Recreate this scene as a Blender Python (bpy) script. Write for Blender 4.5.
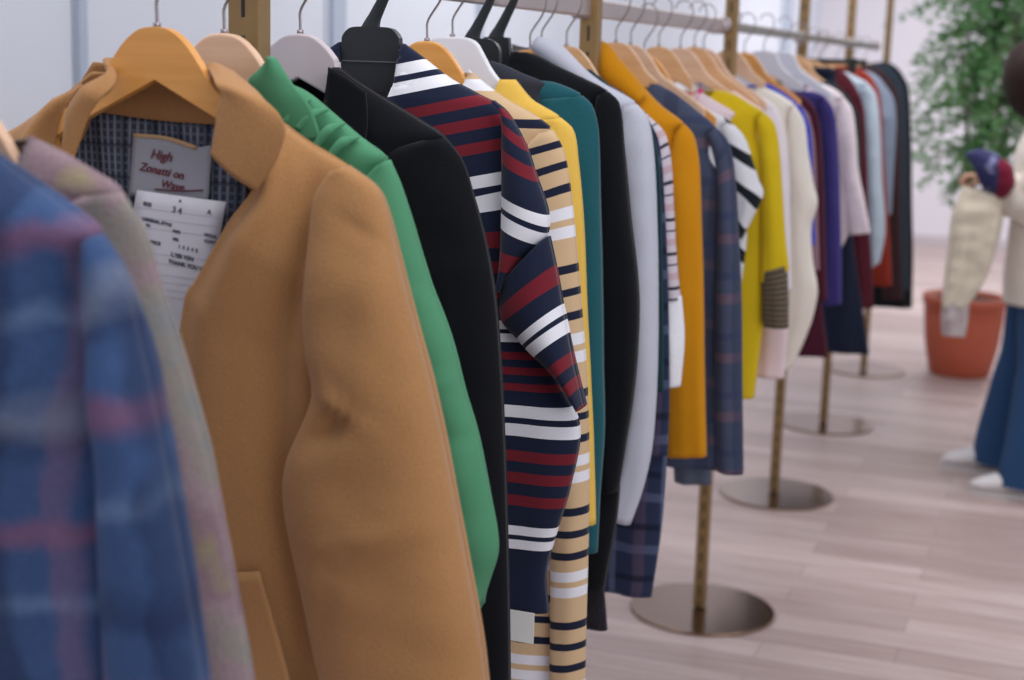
import bpy, bmesh, math, random
import numpy as np
from mathutils import Vector, Matrix, noise
for o in list(bpy.data.objects): bpy.data.objects.remove(o)
S = bpy.context.scene; COL = S.collection
PI = math.pi

# ------------------------------------------------------------------ camera
F, CX, CY, ROLL = 1500.0, 512.0, 340.0, 0.030
CAM = np.array([0.88, 0.0, 1.50])
_c, _s = math.cos(ROLL), math.sin(ROLL)
_ux = _c*568 + _s*(-265); _uy = -_s*568 + _c*(-265)
PITCH = math.atan(-_uy/F); YAW = math.atan(_ux/(F/math.cos(PITCH)))
FW = np.array([-math.sin(YAW)*math.cos(PITCH), math.cos(YAW)*math.cos(PITCH), -math.sin(PITCH)])
_rt = np.array([math.cos(YAW), math.sin(YAW), 0.0]); _up = np.cross(_rt, FW)
RT = _rt*_c + _up*_s; UP = _up*_c - _rt*_s
cd = bpy.data.cameras.new('camera'); cam = bpy.data.objects.new('camera', cd); COL.objects.link(cam)
M = Matrix(((RT[0], UP[0], -FW[0], CAM[0]), (RT[1], UP[1], -FW[1], CAM[1]), (RT[2], UP[2], -FW[2], CAM[2]), (0, 0, 0, 1)))
cam.matrix_world = M
cd.sensor_width = 36; cd.lens = F/1024*36; cd.clip_start = 0.05; cd.clip_end = 100
cd.dof.use_dof = True; cd.dof.focus_distance = 1.92; cd.dof.aperture_fstop = 4.0
S.camera = cam

# ------------------------------------------------------------------ light
w = bpy.data.worlds.new('room_light'); S.world = w; w.use_nodes = True
w.node_tree.nodes['Background'].inputs[0].default_value = (0.86, 0.90, 1.0, 1)
w.node_tree.nodes['Background'].inputs[1].default_value = 0.62
def area(name, loc, target, sx, sy, power, color=(1, 1, 1)):
    l = bpy.data.lights.new(name, 'AREA'); l.shape = 'RECTANGLE'; l.size = sx; l.size_y = sy; l.energy = power; l.color = color
    o = bpy.data.objects.new(name, l); COL.objects.link(o); o.location = loc
    o.rotation_euler = (Vector(target)-Vector(loc)).to_track_quat('-Z', 'Y').to_euler()
    return o
area('ceiling_lamp', (0.5, 1.2, 2.85), (0.3, 1.2, 0), 1.2, 2.4, 30, (1, 0.97, 0.95))
area('ceiling_lamp', (0.3, 5.2, 2.85), (0.1, 5.2, 0), 1.2, 2.8, 46, (1, 0.97, 0.95))
area('ceiling_lamp', (0.8, 10.4, 2.85), (0.6, 10.8, 0), 1.6, 3.0, 84, (1, 0.97, 0.96))
area('window_light', (4.2, -0.8, 1.9), (0.0, 2.6, 1.1), 2.6, 1.8, 42, (0.97, 0.98, 1.0))
S.view_settings.view_transform = 'Standard'; S.view_settings.look = 'None'
S.view_settings.exposure = 0.0; S.view_settings.gamma = 1; S.view_settings.use_curve_mapping = False

# ------------------------------------------------------------------ helpers
def at(px, py, Y):
    "the point of the plane y = Y that the photograph shows at a pixel"
    r = FW + RT*(px-CX)/F - UP*(py-CY)/F
    q = CAM + r*(Y-CAM[1])/r[1]
    return float(q[0]), float(q[2])
def srgb(r, g, b):
    f = lambda c: (c/12.92 if c <= 0.04045 else ((c+0.055)/1.055)**2.4)
    return (f(r/255), f(g/255), f(b/255), 1)
def thing(name, label, cat, loc=(0, 0, 0), group=None):
    o = bpy.data.objects.new(name, None); COL.objects.link(o); o.location = loc; o.empty_display_size = 0.05
    o['label'] = label; o['category'] = cat
    if group: o['group'] = group
    return o
def tag(o, label, cat, group=None):
    o['label'] = label; o['category'] = cat
    if group: o['group'] = group
    return o
def obj(name, verts, faces, mat, parent=None, uv=None, smooth=True, mods=()):
    """one mesh object; verts in world metres, parented without moving"""
    off = Vector(parent_world(parent)) if parent else Vector((0, 0, 0))
    me = bpy.data.meshes.new(name)
    me.from_pydata([tuple(Vector(v)-off) for v in verts], [], faces)
    if uv is not None:
        L = me.uv_layers.new(name='UVMap')
        for lp in me.loops: L.data[lp.index].uv = uv[lp.vertex_index]
    if smooth: me.polygons.foreach_set('use_smooth', [True]*len(me.polygons))
    for m in (mat if isinstance(mat, (list, tuple)) else [mat]): me.materials.append(m)
    me.update()
    o = bpy.data.objects.new(name, me); COL.objects.link(o)
    if parent: o.parent = parent
    for kind, kw in mods:
        md = o.modifiers.new(kind.lower(), kind)
        for k, v in kw.items(): setattr(md, k, v)
    return o
def parent_world(p):
    v = Vector((0, 0, 0))
    while p: v += p.location; p = p.parent
    return v
def bm_obj(name, bm, mat, parent=None, smooth=False, mods=()):
    bmesh.ops.recalc_face_normals(bm, faces=bm.faces)
    bm.verts.index_update()
    vs = [v.co.copy() for v in bm.verts]; fs = [[v.index for v in f.verts] for f in bm.faces]
    bm.free()
    return obj(name, vs, fs, mat, parent, None, smooth, mods)
def box(bm, x0, x1, y0, y1, z0, z1):
    r = bmesh.ops.create_cube(bm, size=1)['verts']
    for v in r: v.co = Vector(((x0+x1)/2+v.co.x*(x1-x0), (y0+y1)/2+v.co.y*(y1-y0), (z0+z1)/2+v.co.z*(z1-z0)))
def smoothpts(pts, n):
    "Catmull-Rom resample of a polyline to n points evenly by arc length (pts: tuples of any dimension)"
    P = np.array(pts, float)
    if len(P) < 3:
        t = np.linspace(0, 1, n)[:, None]; return P[0]*(1-t)+P[-1]*t
    Q = np.vstack([2*P[0]-P[1], P, 2*P[-1]-P[-2]]); out = []
    for i in range(1, len(Q)-2):
        p0, p1, p2, p3 = Q[i-1], Q[i], Q[i+1], Q[i+2]
        for k in range(14):
            t = k/14; out.append(0.5*((2*p1)+(-p0+p2)*t+(2*p0-5*p1+4*p2-p3)*t*t+(-p0+3*p1-3*p2+p3)*t**3))
    out.append(P[-1]); O = np.array(out)
    d = np.concatenate([[0], np.cumsum(np.linalg.norm(np.diff(O, axis=0), axis=1))])
    s = np.linspace(0, d[-1], n)
    return np.stack([np.interp(s, d, O[:, k]) for k in range(O.shape[1])], 1)
def even(pts, keys, n):
    "resample pts given at parameters keys (0..1) to n rows, smooth"
    P = np.array(pts, float); k = np.array(keys, float); t = np.linspace(0, 1, n)
    m = np.zeros_like(P)
    for i in range(len(P)):
        a, b = max(i-1, 0), min(i+1, len(P)-1); m[i] = (P[b]-P[a])/(k[b]-k[a])
    out = []
    for x in t:
        i = min(int(np.searchsorted(k, x, 'right'))-1, len(P)-2); h = k[i+1]-k[i]; u = (x-k[i])/h
        out.append((2*u**3-3*u*u+1)*P[i]+(u**3-2*u*u+u)*h*m[i]+(-2*u**3+3*u*u)*P[i+1]+(u**3-u*u)*h*m[i+1])
    return np.array(out)
def tube(name, pts, rad, mat, parent=None, n=10, res=24, flat=1.0):
    P = smoothpts(pts, res); verts = []; faces = []
    R = rad if hasattr(rad, '__len__') else [rad, rad]
    for i in range(res):
        d = Vector(P[min(i+1, res-1)]-P[max(i-1, 0)]).normalized()
        a = d.cross(Vector((0, 1, 0)));
        if a.length < 1e-3: a = d.cross(Vector((1, 0, 0)))
        a.normalize(); b = d.cross(a)
        r = np.interp(i/(res-1), np.linspace(0, 1, len(R)), R)
        for k in range(n):
            t = 2*PI*k/n; verts.append(Vector(P[i])+a*math.cos(t)*r+b*math.sin(t)*r*flat)
    for i in range(res-1):
        for k in range(n):
            faces.append((i*n+k, i*n+(k+1) % n, (i+1)*n+(k+1) % n, (i+1)*n+k))
    faces.append(tuple(range(n))[::-1]); faces.append(tuple((res-1)*n+k for k in range(n)))
    return obj(name, verts, faces, mat, parent)

# ------------------------------------------------------------------ materials
MATS = {}
def newmat(name):
    m = bpy.data.materials.new(name); m.use_nodes = True
    nt = m.node_tree; return m, nt, nt.nodes['Principled BSDF']
def N(nt, t, **kw):
    n = nt.nodes.new(t)
    for k, v in kw.items(): setattr(n, k, v)
    return n
def mixc(nt, fac, a, b, blend='MIX'):
    n = nt.nodes.new('ShaderNodeMix'); n.data_type = 'RGBA'; n.blend_type = blend
    for sock, v in ((n.inputs[0], fac), (n.inputs[6], a), (n.inputs[7], b)):
        if isinstance(v, bpy.types.NodeSocket): nt.links.new(v, sock)
        else: sock.default_value = v
    return n.outputs[2]
def math_(nt, op, a, b=None):
    n = nt.nodes.new('ShaderNodeMath'); n.operation = op
    for i, v in enumerate((a, b)):
        if v is None: continue
        if isinstance(v, bpy.types.NodeSocket): nt.links.new(v, n.inputs[i])
        else: n.inputs[i].default_value = v
    return n.outputs[0]
def noise_(nt, scale, detail=3, vec=None, rough=0.5):
    n = N(nt, 'ShaderNodeTexNoise'); n.inputs['Scale'].default_value = scale; n.inputs['Detail'].default_value = detail; n.inputs['Roughness'].default_value = rough
    nt.links.new(vec if vec else N(nt, 'ShaderNodeTexCoord').outputs['Object'], n.inputs['Vector'])
    return n.outputs['Fac']
def finish_fabric(nt, bs, col, var=0.12, grain=260, bump=0.25, rough=0.9, sheen=0.06, blotch=9):
    g = noise_(nt, grain, 2); b = noise_(nt, blotch, 3)
    k = math_(nt, 'ADD', math_(nt, 'MULTIPLY', math_(nt, 'SUBTRACT', g, 0.5), var*2.2), math_(nt, 'MULTIPLY', math_(nt, 'SUBTRACT', b, 0.5), var))
    k = math_(nt, 'ADD', k, 1.0)
    cc = N(nt, 'ShaderNodeCombineColor');
    for i in range(3): nt.links.new(k, cc.inputs[i])
    out = mixc(nt, 1.0, col, cc.outputs[0], 'MULTIPLY')
    nt.links.new(out, bs.inputs['Base Color'])
    bs.inputs['Roughness'].default_value = rough; bs.inputs['Specular IOR Level'].default_value = 0.12
    bs.inputs['Sheen Weight'].default_value = sheen; bs.inputs['Sheen Roughness'].default_value = 0.5
    bp = N(nt, 'ShaderNodeBump'); bp.inputs['Strength'].default_value = bump; bp.inputs['Distance'].default_value = 0.0015
    nt.links.new(g, bp.inputs['Height']); nt.links.new(bp.outputs[0], bs.inputs['Normal'])
def fabric(name, rgb, **kw):
    if name in MATS: return MATS[name]
    m, nt, bs = newmat(name); finish_fabric(nt, bs, srgb(*rgb), **kw); MATS[name] = m; return m
def uvsock(nt, i):
    t = N(nt, 'ShaderNodeUVMap'); s = N(nt, 'ShaderNodeSeparateXYZ'); nt.links.new(t.outputs[0], s.inputs[0]); return s.outputs[i]
def stripes(name, base, period, bands, axis=1, **kw):
    "bands: (start, end, rgb) as fractions of the period"
    m, nt, bs = newmat(name)
    f = math_(nt, 'FRACT', math_(nt, 'DIVIDE', uvsock(nt, axis), period))
    r = N(nt, 'ShaderNodeValToRGB'); r.color_ramp.interpolation = 'CONSTANT'; nt.links.new(f, r.inputs[0])
    el = r.color_ramp.elements; stops = [(0.0, base)]
    for a, b, c in bands:
        if a <= 0: stops[0] = (0.0, c)
        else: stops.append((a, c))
        stops.append((b, base))
    el[0].position = 0; el[0].color = srgb(*stops[0][1]); el[1].position = stops[1][0]; el[1].color = srgb(*stops[1][1])
    for p, c in stops[2:]: e = el.new(p); e.color = srgb(*c)
    finish_fabric(nt, bs, r.outputs[0], **kw); MATS[name] = m; return m
def plaid(name, base, layers, wob=0.0, soft=0.03, **kw):
    "layers: (axis, period, start, end, rgb, strength) soft woven bands"
    m, nt, bs = newmat(name); col = None; c = srgb(*base)
    wn = noise_(nt, 14, 2)
    for ax, per, a, b, rgb, st in layers:
        u = math_(nt, 'ADD', uvsock(nt, ax), math_(nt, 'MULTIPLY', math_(nt, 'SUBTRACT', wn, 0.5), wob))
        f = math_(nt, 'FRACT', math_(nt, 'DIVIDE', u, per))
        r = N(nt, 'ShaderNodeValToRGB'); nt.links.new(f, r.inputs[0]); el = r.color_ramp.elements
        e = min(soft, (b-a)/2.3)
        el[0].position = a; el[0].color = (0, 0, 0, 1); el[1].position = a+e; el[1].color = (1, 1, 1, 1)
        x = el.new(b-e); x.color = (1, 1, 1, 1); x = el.new(b); x.color = (0, 0, 0, 1)
        c = mixc(nt, math_(nt, 'MULTIPLY', r.outputs[0], st), c, srgb(*rgb))
    finish_fabric(nt, bs, c, **kw); MATS[name] = m; return m
def plain(name, rgb, rough=0.5, metal=0.0, spec=0.5, bumpy=0, var=0.0, coat=0):
    if name in MATS: return MATS[name]
    m, nt, bs = newmat(name); c = srgb(*rgb)
    if var:
        n = noise_(nt, 30, 3); n2 = mixc(nt, n, (c[0]*(1-var), c[1]*(1-var), c[2]*(1-var), 1), (c[0]*(1+var), c[1]*(1+var), c[2]*(1+var), 1)); nt.links.new(n2, bs.inputs['Base Color'])
    else: bs.inputs['Base Color'].default_value = c
    bs.inputs['Roughness'].default_value = rough; bs.inputs['Metallic'].default_value = metal; bs.inputs['Specular IOR Level'].default_value = spec
    bs.inputs['Coat Weight'].default_value = coat
    if bumpy:
        bp = N(nt, 'ShaderNodeBump'); bp.inputs['Strength'].default_value = bumpy; bp.inputs['Distance'].default_value = 0.002
        nt.links.new(noise_(nt, 90, 3), bp.inputs['Height']); nt.links.new(bp.outputs[0], bs.inputs['Normal'])
    MATS[name] = m; return m
def wood(name, a, b, rough=0.38):
    if name in MATS: return MATS[name]
    m, nt, bs = newmat(name); tc = N(nt, 'ShaderNodeTexCoord'); mp = N(nt, 'ShaderNodeMapping'); mp.inputs['Scale'].default_value = (3, 40, 40)
    nt.links.new(tc.outputs['Object'], mp.inputs[0]); n = noise_(nt, 2.2, 4, mp.outputs[0])
    r = N(nt, 'ShaderNodeValToRGB'); nt.links.new(n, r.inputs[0]); r.color_ramp.elements[0].position = 0.3; r.color_ramp.elements[1].position = 0.7
    r.color_ramp.elements[0].color = srgb(*a); r.color_ramp.elements[1].color = srgb(*b)
    nt.links.new(r.outputs[0], bs.inputs['Base Color']); bs.inputs['Roughness'].default_value = rough
    MATS[name] = m; return m

WOOD_GOLD = wood('golden_varnished_wood', (214, 148, 72), (226, 162, 86))
WOOD_PALE = wood('pale_beech_wood', (212, 172, 142), (224, 188, 160))
WOOD_TAN = wood('tan_beech_wood', (208, 160, 114), (220, 174, 130))
MAUVE = plain('mauve_painted_wood', (198, 186, 192), 0.5)
WHITE_PL = plain('white_hanger_plastic', (222, 222, 230), 0.4)
BLACK_PL = plain('black_hanger_plastic', (26, 30, 34), 0.42, bumpy=0.05)
STEEL = plain('hook_steel', (150, 140, 142), 0.35, 0.9)
BRASS = plain('aged_brass_post', (152, 124, 82), 0.42, 0.55, var=0.12)
RAILM = plain('satin_rail_metal', (188, 176, 176), 0.38, 0.6)
SLOT = plain('slot_dark', (30, 26, 24), 0.8)
DISC = plain('bronze_disc', (140, 116, 98), 0.2, 0.95)

# ------------------------------------------------------------------ the setting
def structure(o): o['kind'] = 'structure'; return o
def make_floor():
    m, nt, bs = newmat('floor_planks')
    tc = N(nt, 'ShaderNodeTexCoord'); mp = N(nt, 'ShaderNodeMapping'); nt.links.new(tc.outputs['Object'], mp.inputs[0])
    mp.inputs['Location'].default_value = (0.35, 0.03, 0)
    br = N(nt, 'ShaderNodeTexBrick'); nt.links.new(mp.outputs[0], br.inputs['Vector'])
    br.inputs['Scale'].default_value = 1; br.inputs['Brick Width'].default_value = 0.92; br.inputs['Row Height'].default_value = 0.115
    br.inputs['Mortar Size'].default_value = 0.0012; br.offset = 0.37; br.offset_frequency = 2; br.inputs['Bias'].default_value = -0.1
    br.inputs['Color1'].default_value = srgb(214, 195, 191); br.inputs['Color2'].default_value = srgb(180, 159, 154); br.inputs['Mortar'].default_value = srgb(150, 132, 128)
    mp2 = N(nt, 'ShaderNodeMapping'); mp2.inputs['Scale'].default_value = (1.2, 16, 1); nt.links.new(tc.outputs['Object'], mp2.inputs[0])
    g = noise_(nt, 2.5, 5, mp2.outputs[0], 0.6)
    r = N(nt, 'ShaderNodeValToRGB'); nt.links.new(g, r.inputs[0]); r.color_ramp.elements[0].position = 0.32; r.color_ramp.elements[1].position = 0.68
    r.color_ramp.elements[0].color = srgb(226, 216, 212); r.color_ramp.elements[1].color = (1, 1, 1, 1)
    c = mixc(nt, 1.0, br.outputs['Color'], r.outputs[0], 'MULTIPLY'); nt.links.new(c, bs.inputs['Base Color'])
    bs.inputs['Roughness'].default_value = 0.42; bs.inputs['Specular IOR Level'].default_value = 0.4
    bm = bmesh.new(); box(bm, -1.42, 6, -2.5, 13.6, -0.05, 0)
    structure(bm_obj('floor', bm, m))
make_floor()
WALLM = plain('wall_panel_paint', (226, 231, 243), 0.55)
WALLB = plain('back_wall_paint', (232, 228, 234), 0.7)
SEAM = plain('seam_shadow_gap', (40, 58, 82), 0.6)
TRIM = plain('grey_blue_trim', (184, 196, 214), 0.5)
bm = bmesh.new(); box(bm, -1.46, -1.36, -2.5, 13.5, 0, 3.0)
structure(bm_obj('wall_left', bm, SEAM))
seams = [1.75, 2.953, 4.2, 5.44, 6.7, 7.9, 9.15, 10.4, 11.65, 12.9]
for i, (a, b) in enumerate(zip([-2.5]+seams, seams+[13.5])):
    bm = bmesh.new(); box(bm, -1.36, -1.30, a+0.007, b-0.007, 0.08, 2.98)
    structure(bm_obj('trim_%d' % (i+1), bm, WALLM, mods=[('BEVEL', dict(width=0.004, segments=2))]))
for i, (y, wd) in enumerate(((2.972, 0.028), (4.27, 0.09), (5.47, 0.04), (11.9, 0.35))):
    bm = bmesh.new(); box(bm, -1.302, -1.285, y-wd/2, y+wd/2, 0.08, 2.98)
    structure(bm_obj('trim_%d' % (i+12), bm, TRIM, mods=[('BEVEL', dict(width=0.003, segments=2))]))
bm = bmesh.new(); box(bm, -1.36, -1.285, -2.5, 13.5, 0, 0.08); structure(bm_obj('baseboard_left', bm, TRIM))
bm = bmesh.new(); box(bm, -1.46, 6, 13.5, 13.6, 0, 3.0); structure(bm_obj('wall_back', bm, WALLB))
bm = bmesh.new(); box(bm, -1.3, 6, 13.47, 13.5, 0, 0.09); structure(bm_obj('baseboard_back', bm, plain('base_paint', (206, 196, 200), 0.6)))

# ------------------------------------------------------------------ the rack
K_ = 0.978
POSTS = [1.525, 2.77, 3.93, 5.17, 6.33, 7.62]
rk = thing('clothes_rack', 'long garment rail on slotted brass posts with round floor discs', 'clothes rack', (0, 4.0, 0))
def cyl(bm, x, y, z0, z1, r, n=64, r2=None):
    q = bmesh.ops.create_cone(bm, cap_ends=True, segments=n, radius1=r, radius2=r if r2 is None else r2, depth=z1-z0)['verts']
    for v in q: v.co += Vector((x, y, (z0+z1)/2))
def post_material(wx):
    m, nt, bs = newmat('slotted_brass'); tc = N(nt, 'ShaderNodeTexCoord'); sp = N(nt, 'ShaderNodeSeparateXYZ'); nt.links.new(tc.outputs['Object'], sp.inputs[0])
    a = math_(nt, 'LESS_THAN', math_(nt, 'ABSOLUTE', sp.outputs[0]), 0.0026)
    b = math_(nt, 'LESS_THAN', math_(nt, 'FRACT', math_(nt, 'DIVIDE', sp.outputs[2], 0.048)), 0.58)
    c = srgb(146, 118, 78); n = mixc(nt, noise_(nt, 30, 3), (c[0]*.85, c[1]*.85, c[2]*.85, 1), (c[0]*1.15, c[1]*1.15, c[2]*1.15, 1))
    k = math_(nt, 'MULTIPLY', a, b); nt.links.new(mixc(nt, k, n, srgb(26, 22, 20)), bs.inputs['Base Color'])
    nt.links.new(math_(nt, 'MULTIPLY', math_(nt, 'SUBTRACT', 1.0, k), 0.5), bs.inputs['Metallic']); bs.inputs['Roughness'].default_value = 0.45
    return m
PM = post_material(0.02)
for i, py in enumerate(POSTS):
    wx = (0.020, 0.018, 0.016, 0.016, 0.016, 0.016)[i]
    px = (-0.008, 0.004, 0.020, -0.005, -0.012, -0.012)[i]
    bm = bmesh.new(); box(bm, -wx, wx, -0.014, 0.014, 0.011, 2.6)
    p = bm_obj('post', bm, PM, None, mods=[('BEVEL', dict(width=0.002, segments=2))]); p.parent = rk; p.location = (px, py-4.0, 0)
    bm = bmesh.new(); cyl(bm, px+0.008, py, 0.0, 0.008, 0.20)
    bm_obj('floor_disc', bm, DISC, rk, mods=[('BEVEL', dict(width=0.002, segments=2, limit_method='ANGLE'))])
for a, b, h0, h1, mt in ((-0.6, 3.91, 1.580, 1.6145, RAILM), (3.91, 7.05, 1.586, 1.6115, plain('dull_rail_metal', (150, 144, 140), 0.4, 0.6))):
    bm = bmesh.new(); box(bm, -0.007, 0.007, a, b, h0, h1)
    bm_obj('rail', bm, mt, rk, mods=[('BEVEL', dict(width=0.004, segments=3))])
for y in [1.525, 2.77, 3.91, 5.17, 6.33]:
    bm = bmesh.new(); box(bm, -0.03, 0.006, y-0.02, y+0.02, 1.577, 1.618)
    bm_obj('rail_bracket', bm, RAILM, rk, mods=[('BEVEL', dict(width=0.004, segments=2))])
for y in (3.91, 7.05):
    bm = bmesh.new(); bmesh.ops.create_uvsphere(bm, u_segments=20, v_segments=12, radius=0.022, matrix=Matrix.Translation((0.004, y, 1.602)))
    bm_obj('rail_end_cap', bm, RAILM, rk, True)

# ------------------------------------------------------------------ hangers
def extrude_outline(pts, thick, y, curve=0.0, dz=0.0, seg=True):
    """flat outline (u,z) -> solid plate around plane y; curve pushes the ends forward"""
    n = len(pts); verts = []; faces = []
    for sgn in (-1, 1):
        for u, z in pts: verts.append((u, y+sgn*thick/2-curve*u*u, z+dz))
    # outline is symmetric top/bottom lists: build strips
    h = n//2
    for k in range(h-1):
        a, b, c, d = k, k+1, n-2-k, n-1-k
        faces.append((a, b, c, d)); faces.append((n+d, n+c, n+b, n+a))
    for k in range(n):
        a, b = k, (k+1) % n; faces.append((a, n+a, n+b, b))
    return verts, faces
def mirror_outline(top, bot, n=44):
    "top, bot: (u,z) from centre to the right tip, same parametrisation -> full outline"
    T = smoothpts(top, n); B = smoothpts(bot, n)
    t = [(-u, z) for u, z in T[::-1]]+[(u, z) for u, z in T[1:]]
    b = [(-u, z) for u, z in B[::-1]]+[(u, z) for u, z in B[1:]]
    return t+b[::-1]
GARM = []
WIRE = [(0, 0, -0.01), (0, 0, 0.012), (0.000, 0, 0.026), (0.008, 0, 0.040), (0.019, 0, 0.056), (0.026, 0, 0.074), (0.024, 0, 0.094), (0.010, 0, 0.107), (-0.008, 0, 0.104), (-0.017, 0, 0.090)]
def hanger(kind, Y, label, mat, z=1.54, x=0.0, grp=None, width=0.165, scale=1.0):
    Y *= K_; z = 1.5+(z-1.52)*K_
    line = None
    for gy, pts, nkx in GARM:
        if abs(gy-Y) < 0.068 and (line is None or abs(gy-Y) < line[0]): line = (abs(gy-Y), pts, gy)
    if line: Y = line[2]
    t = thing(kind+'_hanger', label, 'hanger', (x, Y, z), grp or kind+' hangers on the rail')
    if kind == 'wooden':
        top = [(0, 0), (0.018, -0.003), (0.036, -0.016), (0.052, -0.036), (0.068, -0.058), (0.095, -0.078), (0.13, -0.100), (width, -0.126)]
        bot = [(0, -0.053), (0.018, -0.062), (0.036, -0.071), (0.052, -0.079), (0.070, -0.088), (0.097, -0.102), (0.13, -0.122), (width, -0.146)]
        th, cv = 0.013, 0.0
    elif kind == 'white':
        top = [(0, 0), (0.022, -0.001), (0.036, -0.008), (0.046, -0.024), (0.060, -0.048), (0.090, -0.072), (0.13, -0.098), (width, -0.124)]
        bot = [(0, -0.060), (0.022, -0.068), (0.040, -0.075), (0.052, -0.083), (0.066, -0.094), (0.094, -0.109), (0.13, -0.124), (width, -0.146)]
        th, cv = 0.013, 0.0
    else:
        top = [(0, 0), (0.024, -0.001), (0.034, -0.006), (0.041, -0.018), (0.0435, -0.046), (0.060, -0.068), (0.12, -0.098), (width, -0.122)]
        bot = [(0, -0.084), (0.020, -0.085), (0.036, -0.086), (0.045, -0.088), (0.055, -0.092), (0.080, -0.102), (0.13, -0.123), (width, -0.144)]
        th, cv = 0.012, 0.0
    O_ = mirror_outline([(u*scale if u < 0.07 else u, q) for u, q in top], [(u*scale if u < 0.07 else u, q) for u, q in bot]); h_ = len(O_)//2
    if line:   # the arms lie under the shoulder seam of what hangs on them
        lu = [p[0] for p in line[1]]; lz = [p[1]-z for p in line[1]]; res = []
        for i in range(h_):
            (u, a), (ub, b) = O_[i], O_[len(O_)-1-i]
            if abs(u) > lu[0]:
                lim = float(np.interp(abs(u), lu, lz))-0.010-0.05*max(0, abs(u)-0.12); d = min(0, lim-a)
                a += d; b += d*0.9; b = min(b, a-0.008)
            res.append((u, a, ub, b))
        O_ = [(r[0], r[1]) for r in res]+[(r[2], r[3]) for r in res[::-1]]
    v, f = extrude_outline(O_, th, 0, cv)
    obj('hanger_body', [(x+a, Y+b, z+c) for a, b, c in v], f, mat, t, smooth=False, mods=[('BEVEL', dict(width=0.003, segments=3, limit_method='ANGLE', angle_limit=0.9))])
    if kind == 'black':
        pts = [(-0.004, 0, -0.01), (0.002, 0, 0.008), (0.014, 0, 0.032), (0.027, 0, 0.058), (0.031, 0, 0.078), (0.024, 0, 0.100), (0.006, 0, 0.108), (-0.012, 0, 0.098)]
        tube('hook', [(x+a, Y+b, z+c) for a, b, c in pts], [0.016, 0.0095, 0.008, 0.007, 0.006, 0.006, 0.005, 0.0045], mat, t, 16, 40, 0.33)
        bm = bmesh.new(); box(bm, x-0.040, x+0.040, Y-0.0085, Y-0.0055, z-0.046, z-0.0445)
        bm_obj('moulded_ridge', bm, plain('ridge_plastic', (86, 90, 94), 0.3), t)
    else:
        tube('hook', [(x+a, Y+b, z+c) for a, b, c in WIRE], 0.0017, STEEL, t, 8, 30)
        bm = bmesh.new(); cyl(bm, x, Y, z-0.002, z+0.004, 0.004, 16); bm_obj('hook_collar', bm, STEEL, t, True)
    return t

# ------------------------------------------------------------------ garments
def nz(x, y, z=0.0): return noise.noise(Vector((x, y, z)))
def ribbon_tube(name, L, R, keys, depth, Y, mat, parent, rows=60, seg=36, fold=0.006, foldk=34, seed=0.0, neck=None, shape=2.0, uvm='z', voff=0.0, slope=0.0, yoff=None, creases=(), mods=None, front_only=None, wrink=0.0, closed_top=True):
    """garment piece: elliptical sections spanned between a left edge L(t) and a right edge R(t), both (u,z)"""
    l = even(L, keys, rows); r = even(R, keys, rows); t = np.linspace(0, 1, rows)
    kd = np.linspace(0, 1, len(depth)); D = np.interp(t, kd, depth)
    YO = np.interp(t, np.linspace(0, 1, len(yoff)), yoff) if yoff else np.zeros(rows)
    verts = []; uv = []; arc = 0.0
    for i in range(rows):
        c = (l[i]+r[i])/2; h = (r[i]-l[i])/2; hw = float(np.linalg.norm(h))
        if i: arc += float(np.linalg.norm(c-(l[i-1]+r[i-1])/2))
        for k in range(seg+1):
            a = 2*PI*k/seg; ca, sa = math.cos(a), math.sin(a)
            e = 2.0/shape
            sx = math.copysign(abs(ca)**e, ca); sy = math.copysign(abs(sa)**e, sa)
            p = c+h*sx; dm = D[i]
            amp = fold*min(1.0, t[i]*2.5)*(0.35+0.65*t[i])*abs(sa)**0.7
            xx = sx*hw
            f = math.sin(xx*foldk*2+seed*7+2.5*nz(xx*4, t[i]*1.3, seed))+0.6*math.sin(xx*foldk*3.7+seed*3)
            y = -sy*dm + amp*f*(1 if sy > 0 else -1)
            wz = 0.0
            if wrink: y += wrink*nz(xx*14+seed, float(p[1])*22, seed)*abs(sa)
            for cu, cz, ang, ln, wd, am in creases:
                du, dz = float(p[0])-cu, float(p[1])-cz
                al = du*math.cos(ang)+dz*math.sin(ang); pe = -du*math.sin(ang)+dz*math.cos(ang)
                if sy > 0: y -= am*math.exp(-(al/ln)**2)*math.exp(-(pe/wd)**2)
            z = float(p[1]); u = float(p[0])
            if neck and abs(u-neck[4] if len(neck) > 4 else u) < neck[0]:
                uu = (u-neck[4] if len(neck) > 4 else u)/neck[0]; dp = neck[2] if sy > 0.02 else neck[3]
                z = min(z, neck[1]-dp*(1-abs(uu)**neck[5])**(1/2.0) if len(neck) > 5 else neck[1]-dp*math.sqrt(max(0, 1-uu*uu)))
            verts.append((u, Y+y+YO[i], z))
            v = (z-slope*u if uvm == 'z' else -arc-slope*xx)+voff
            uv.append((xx, v))
    faces = []
    w1 = seg+1
    for i in range(rows-1):
        for k in range(seg):
            faces.append((i*w1+k, (i+1)*w1+k, (i+1)*w1+k+1, i*w1+k+1))
    return obj(name, verts, faces, mat, parent, uv, True, mods if mods is not None else [('SOLIDIFY', dict(thickness=0.0022, offset=0))])
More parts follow.
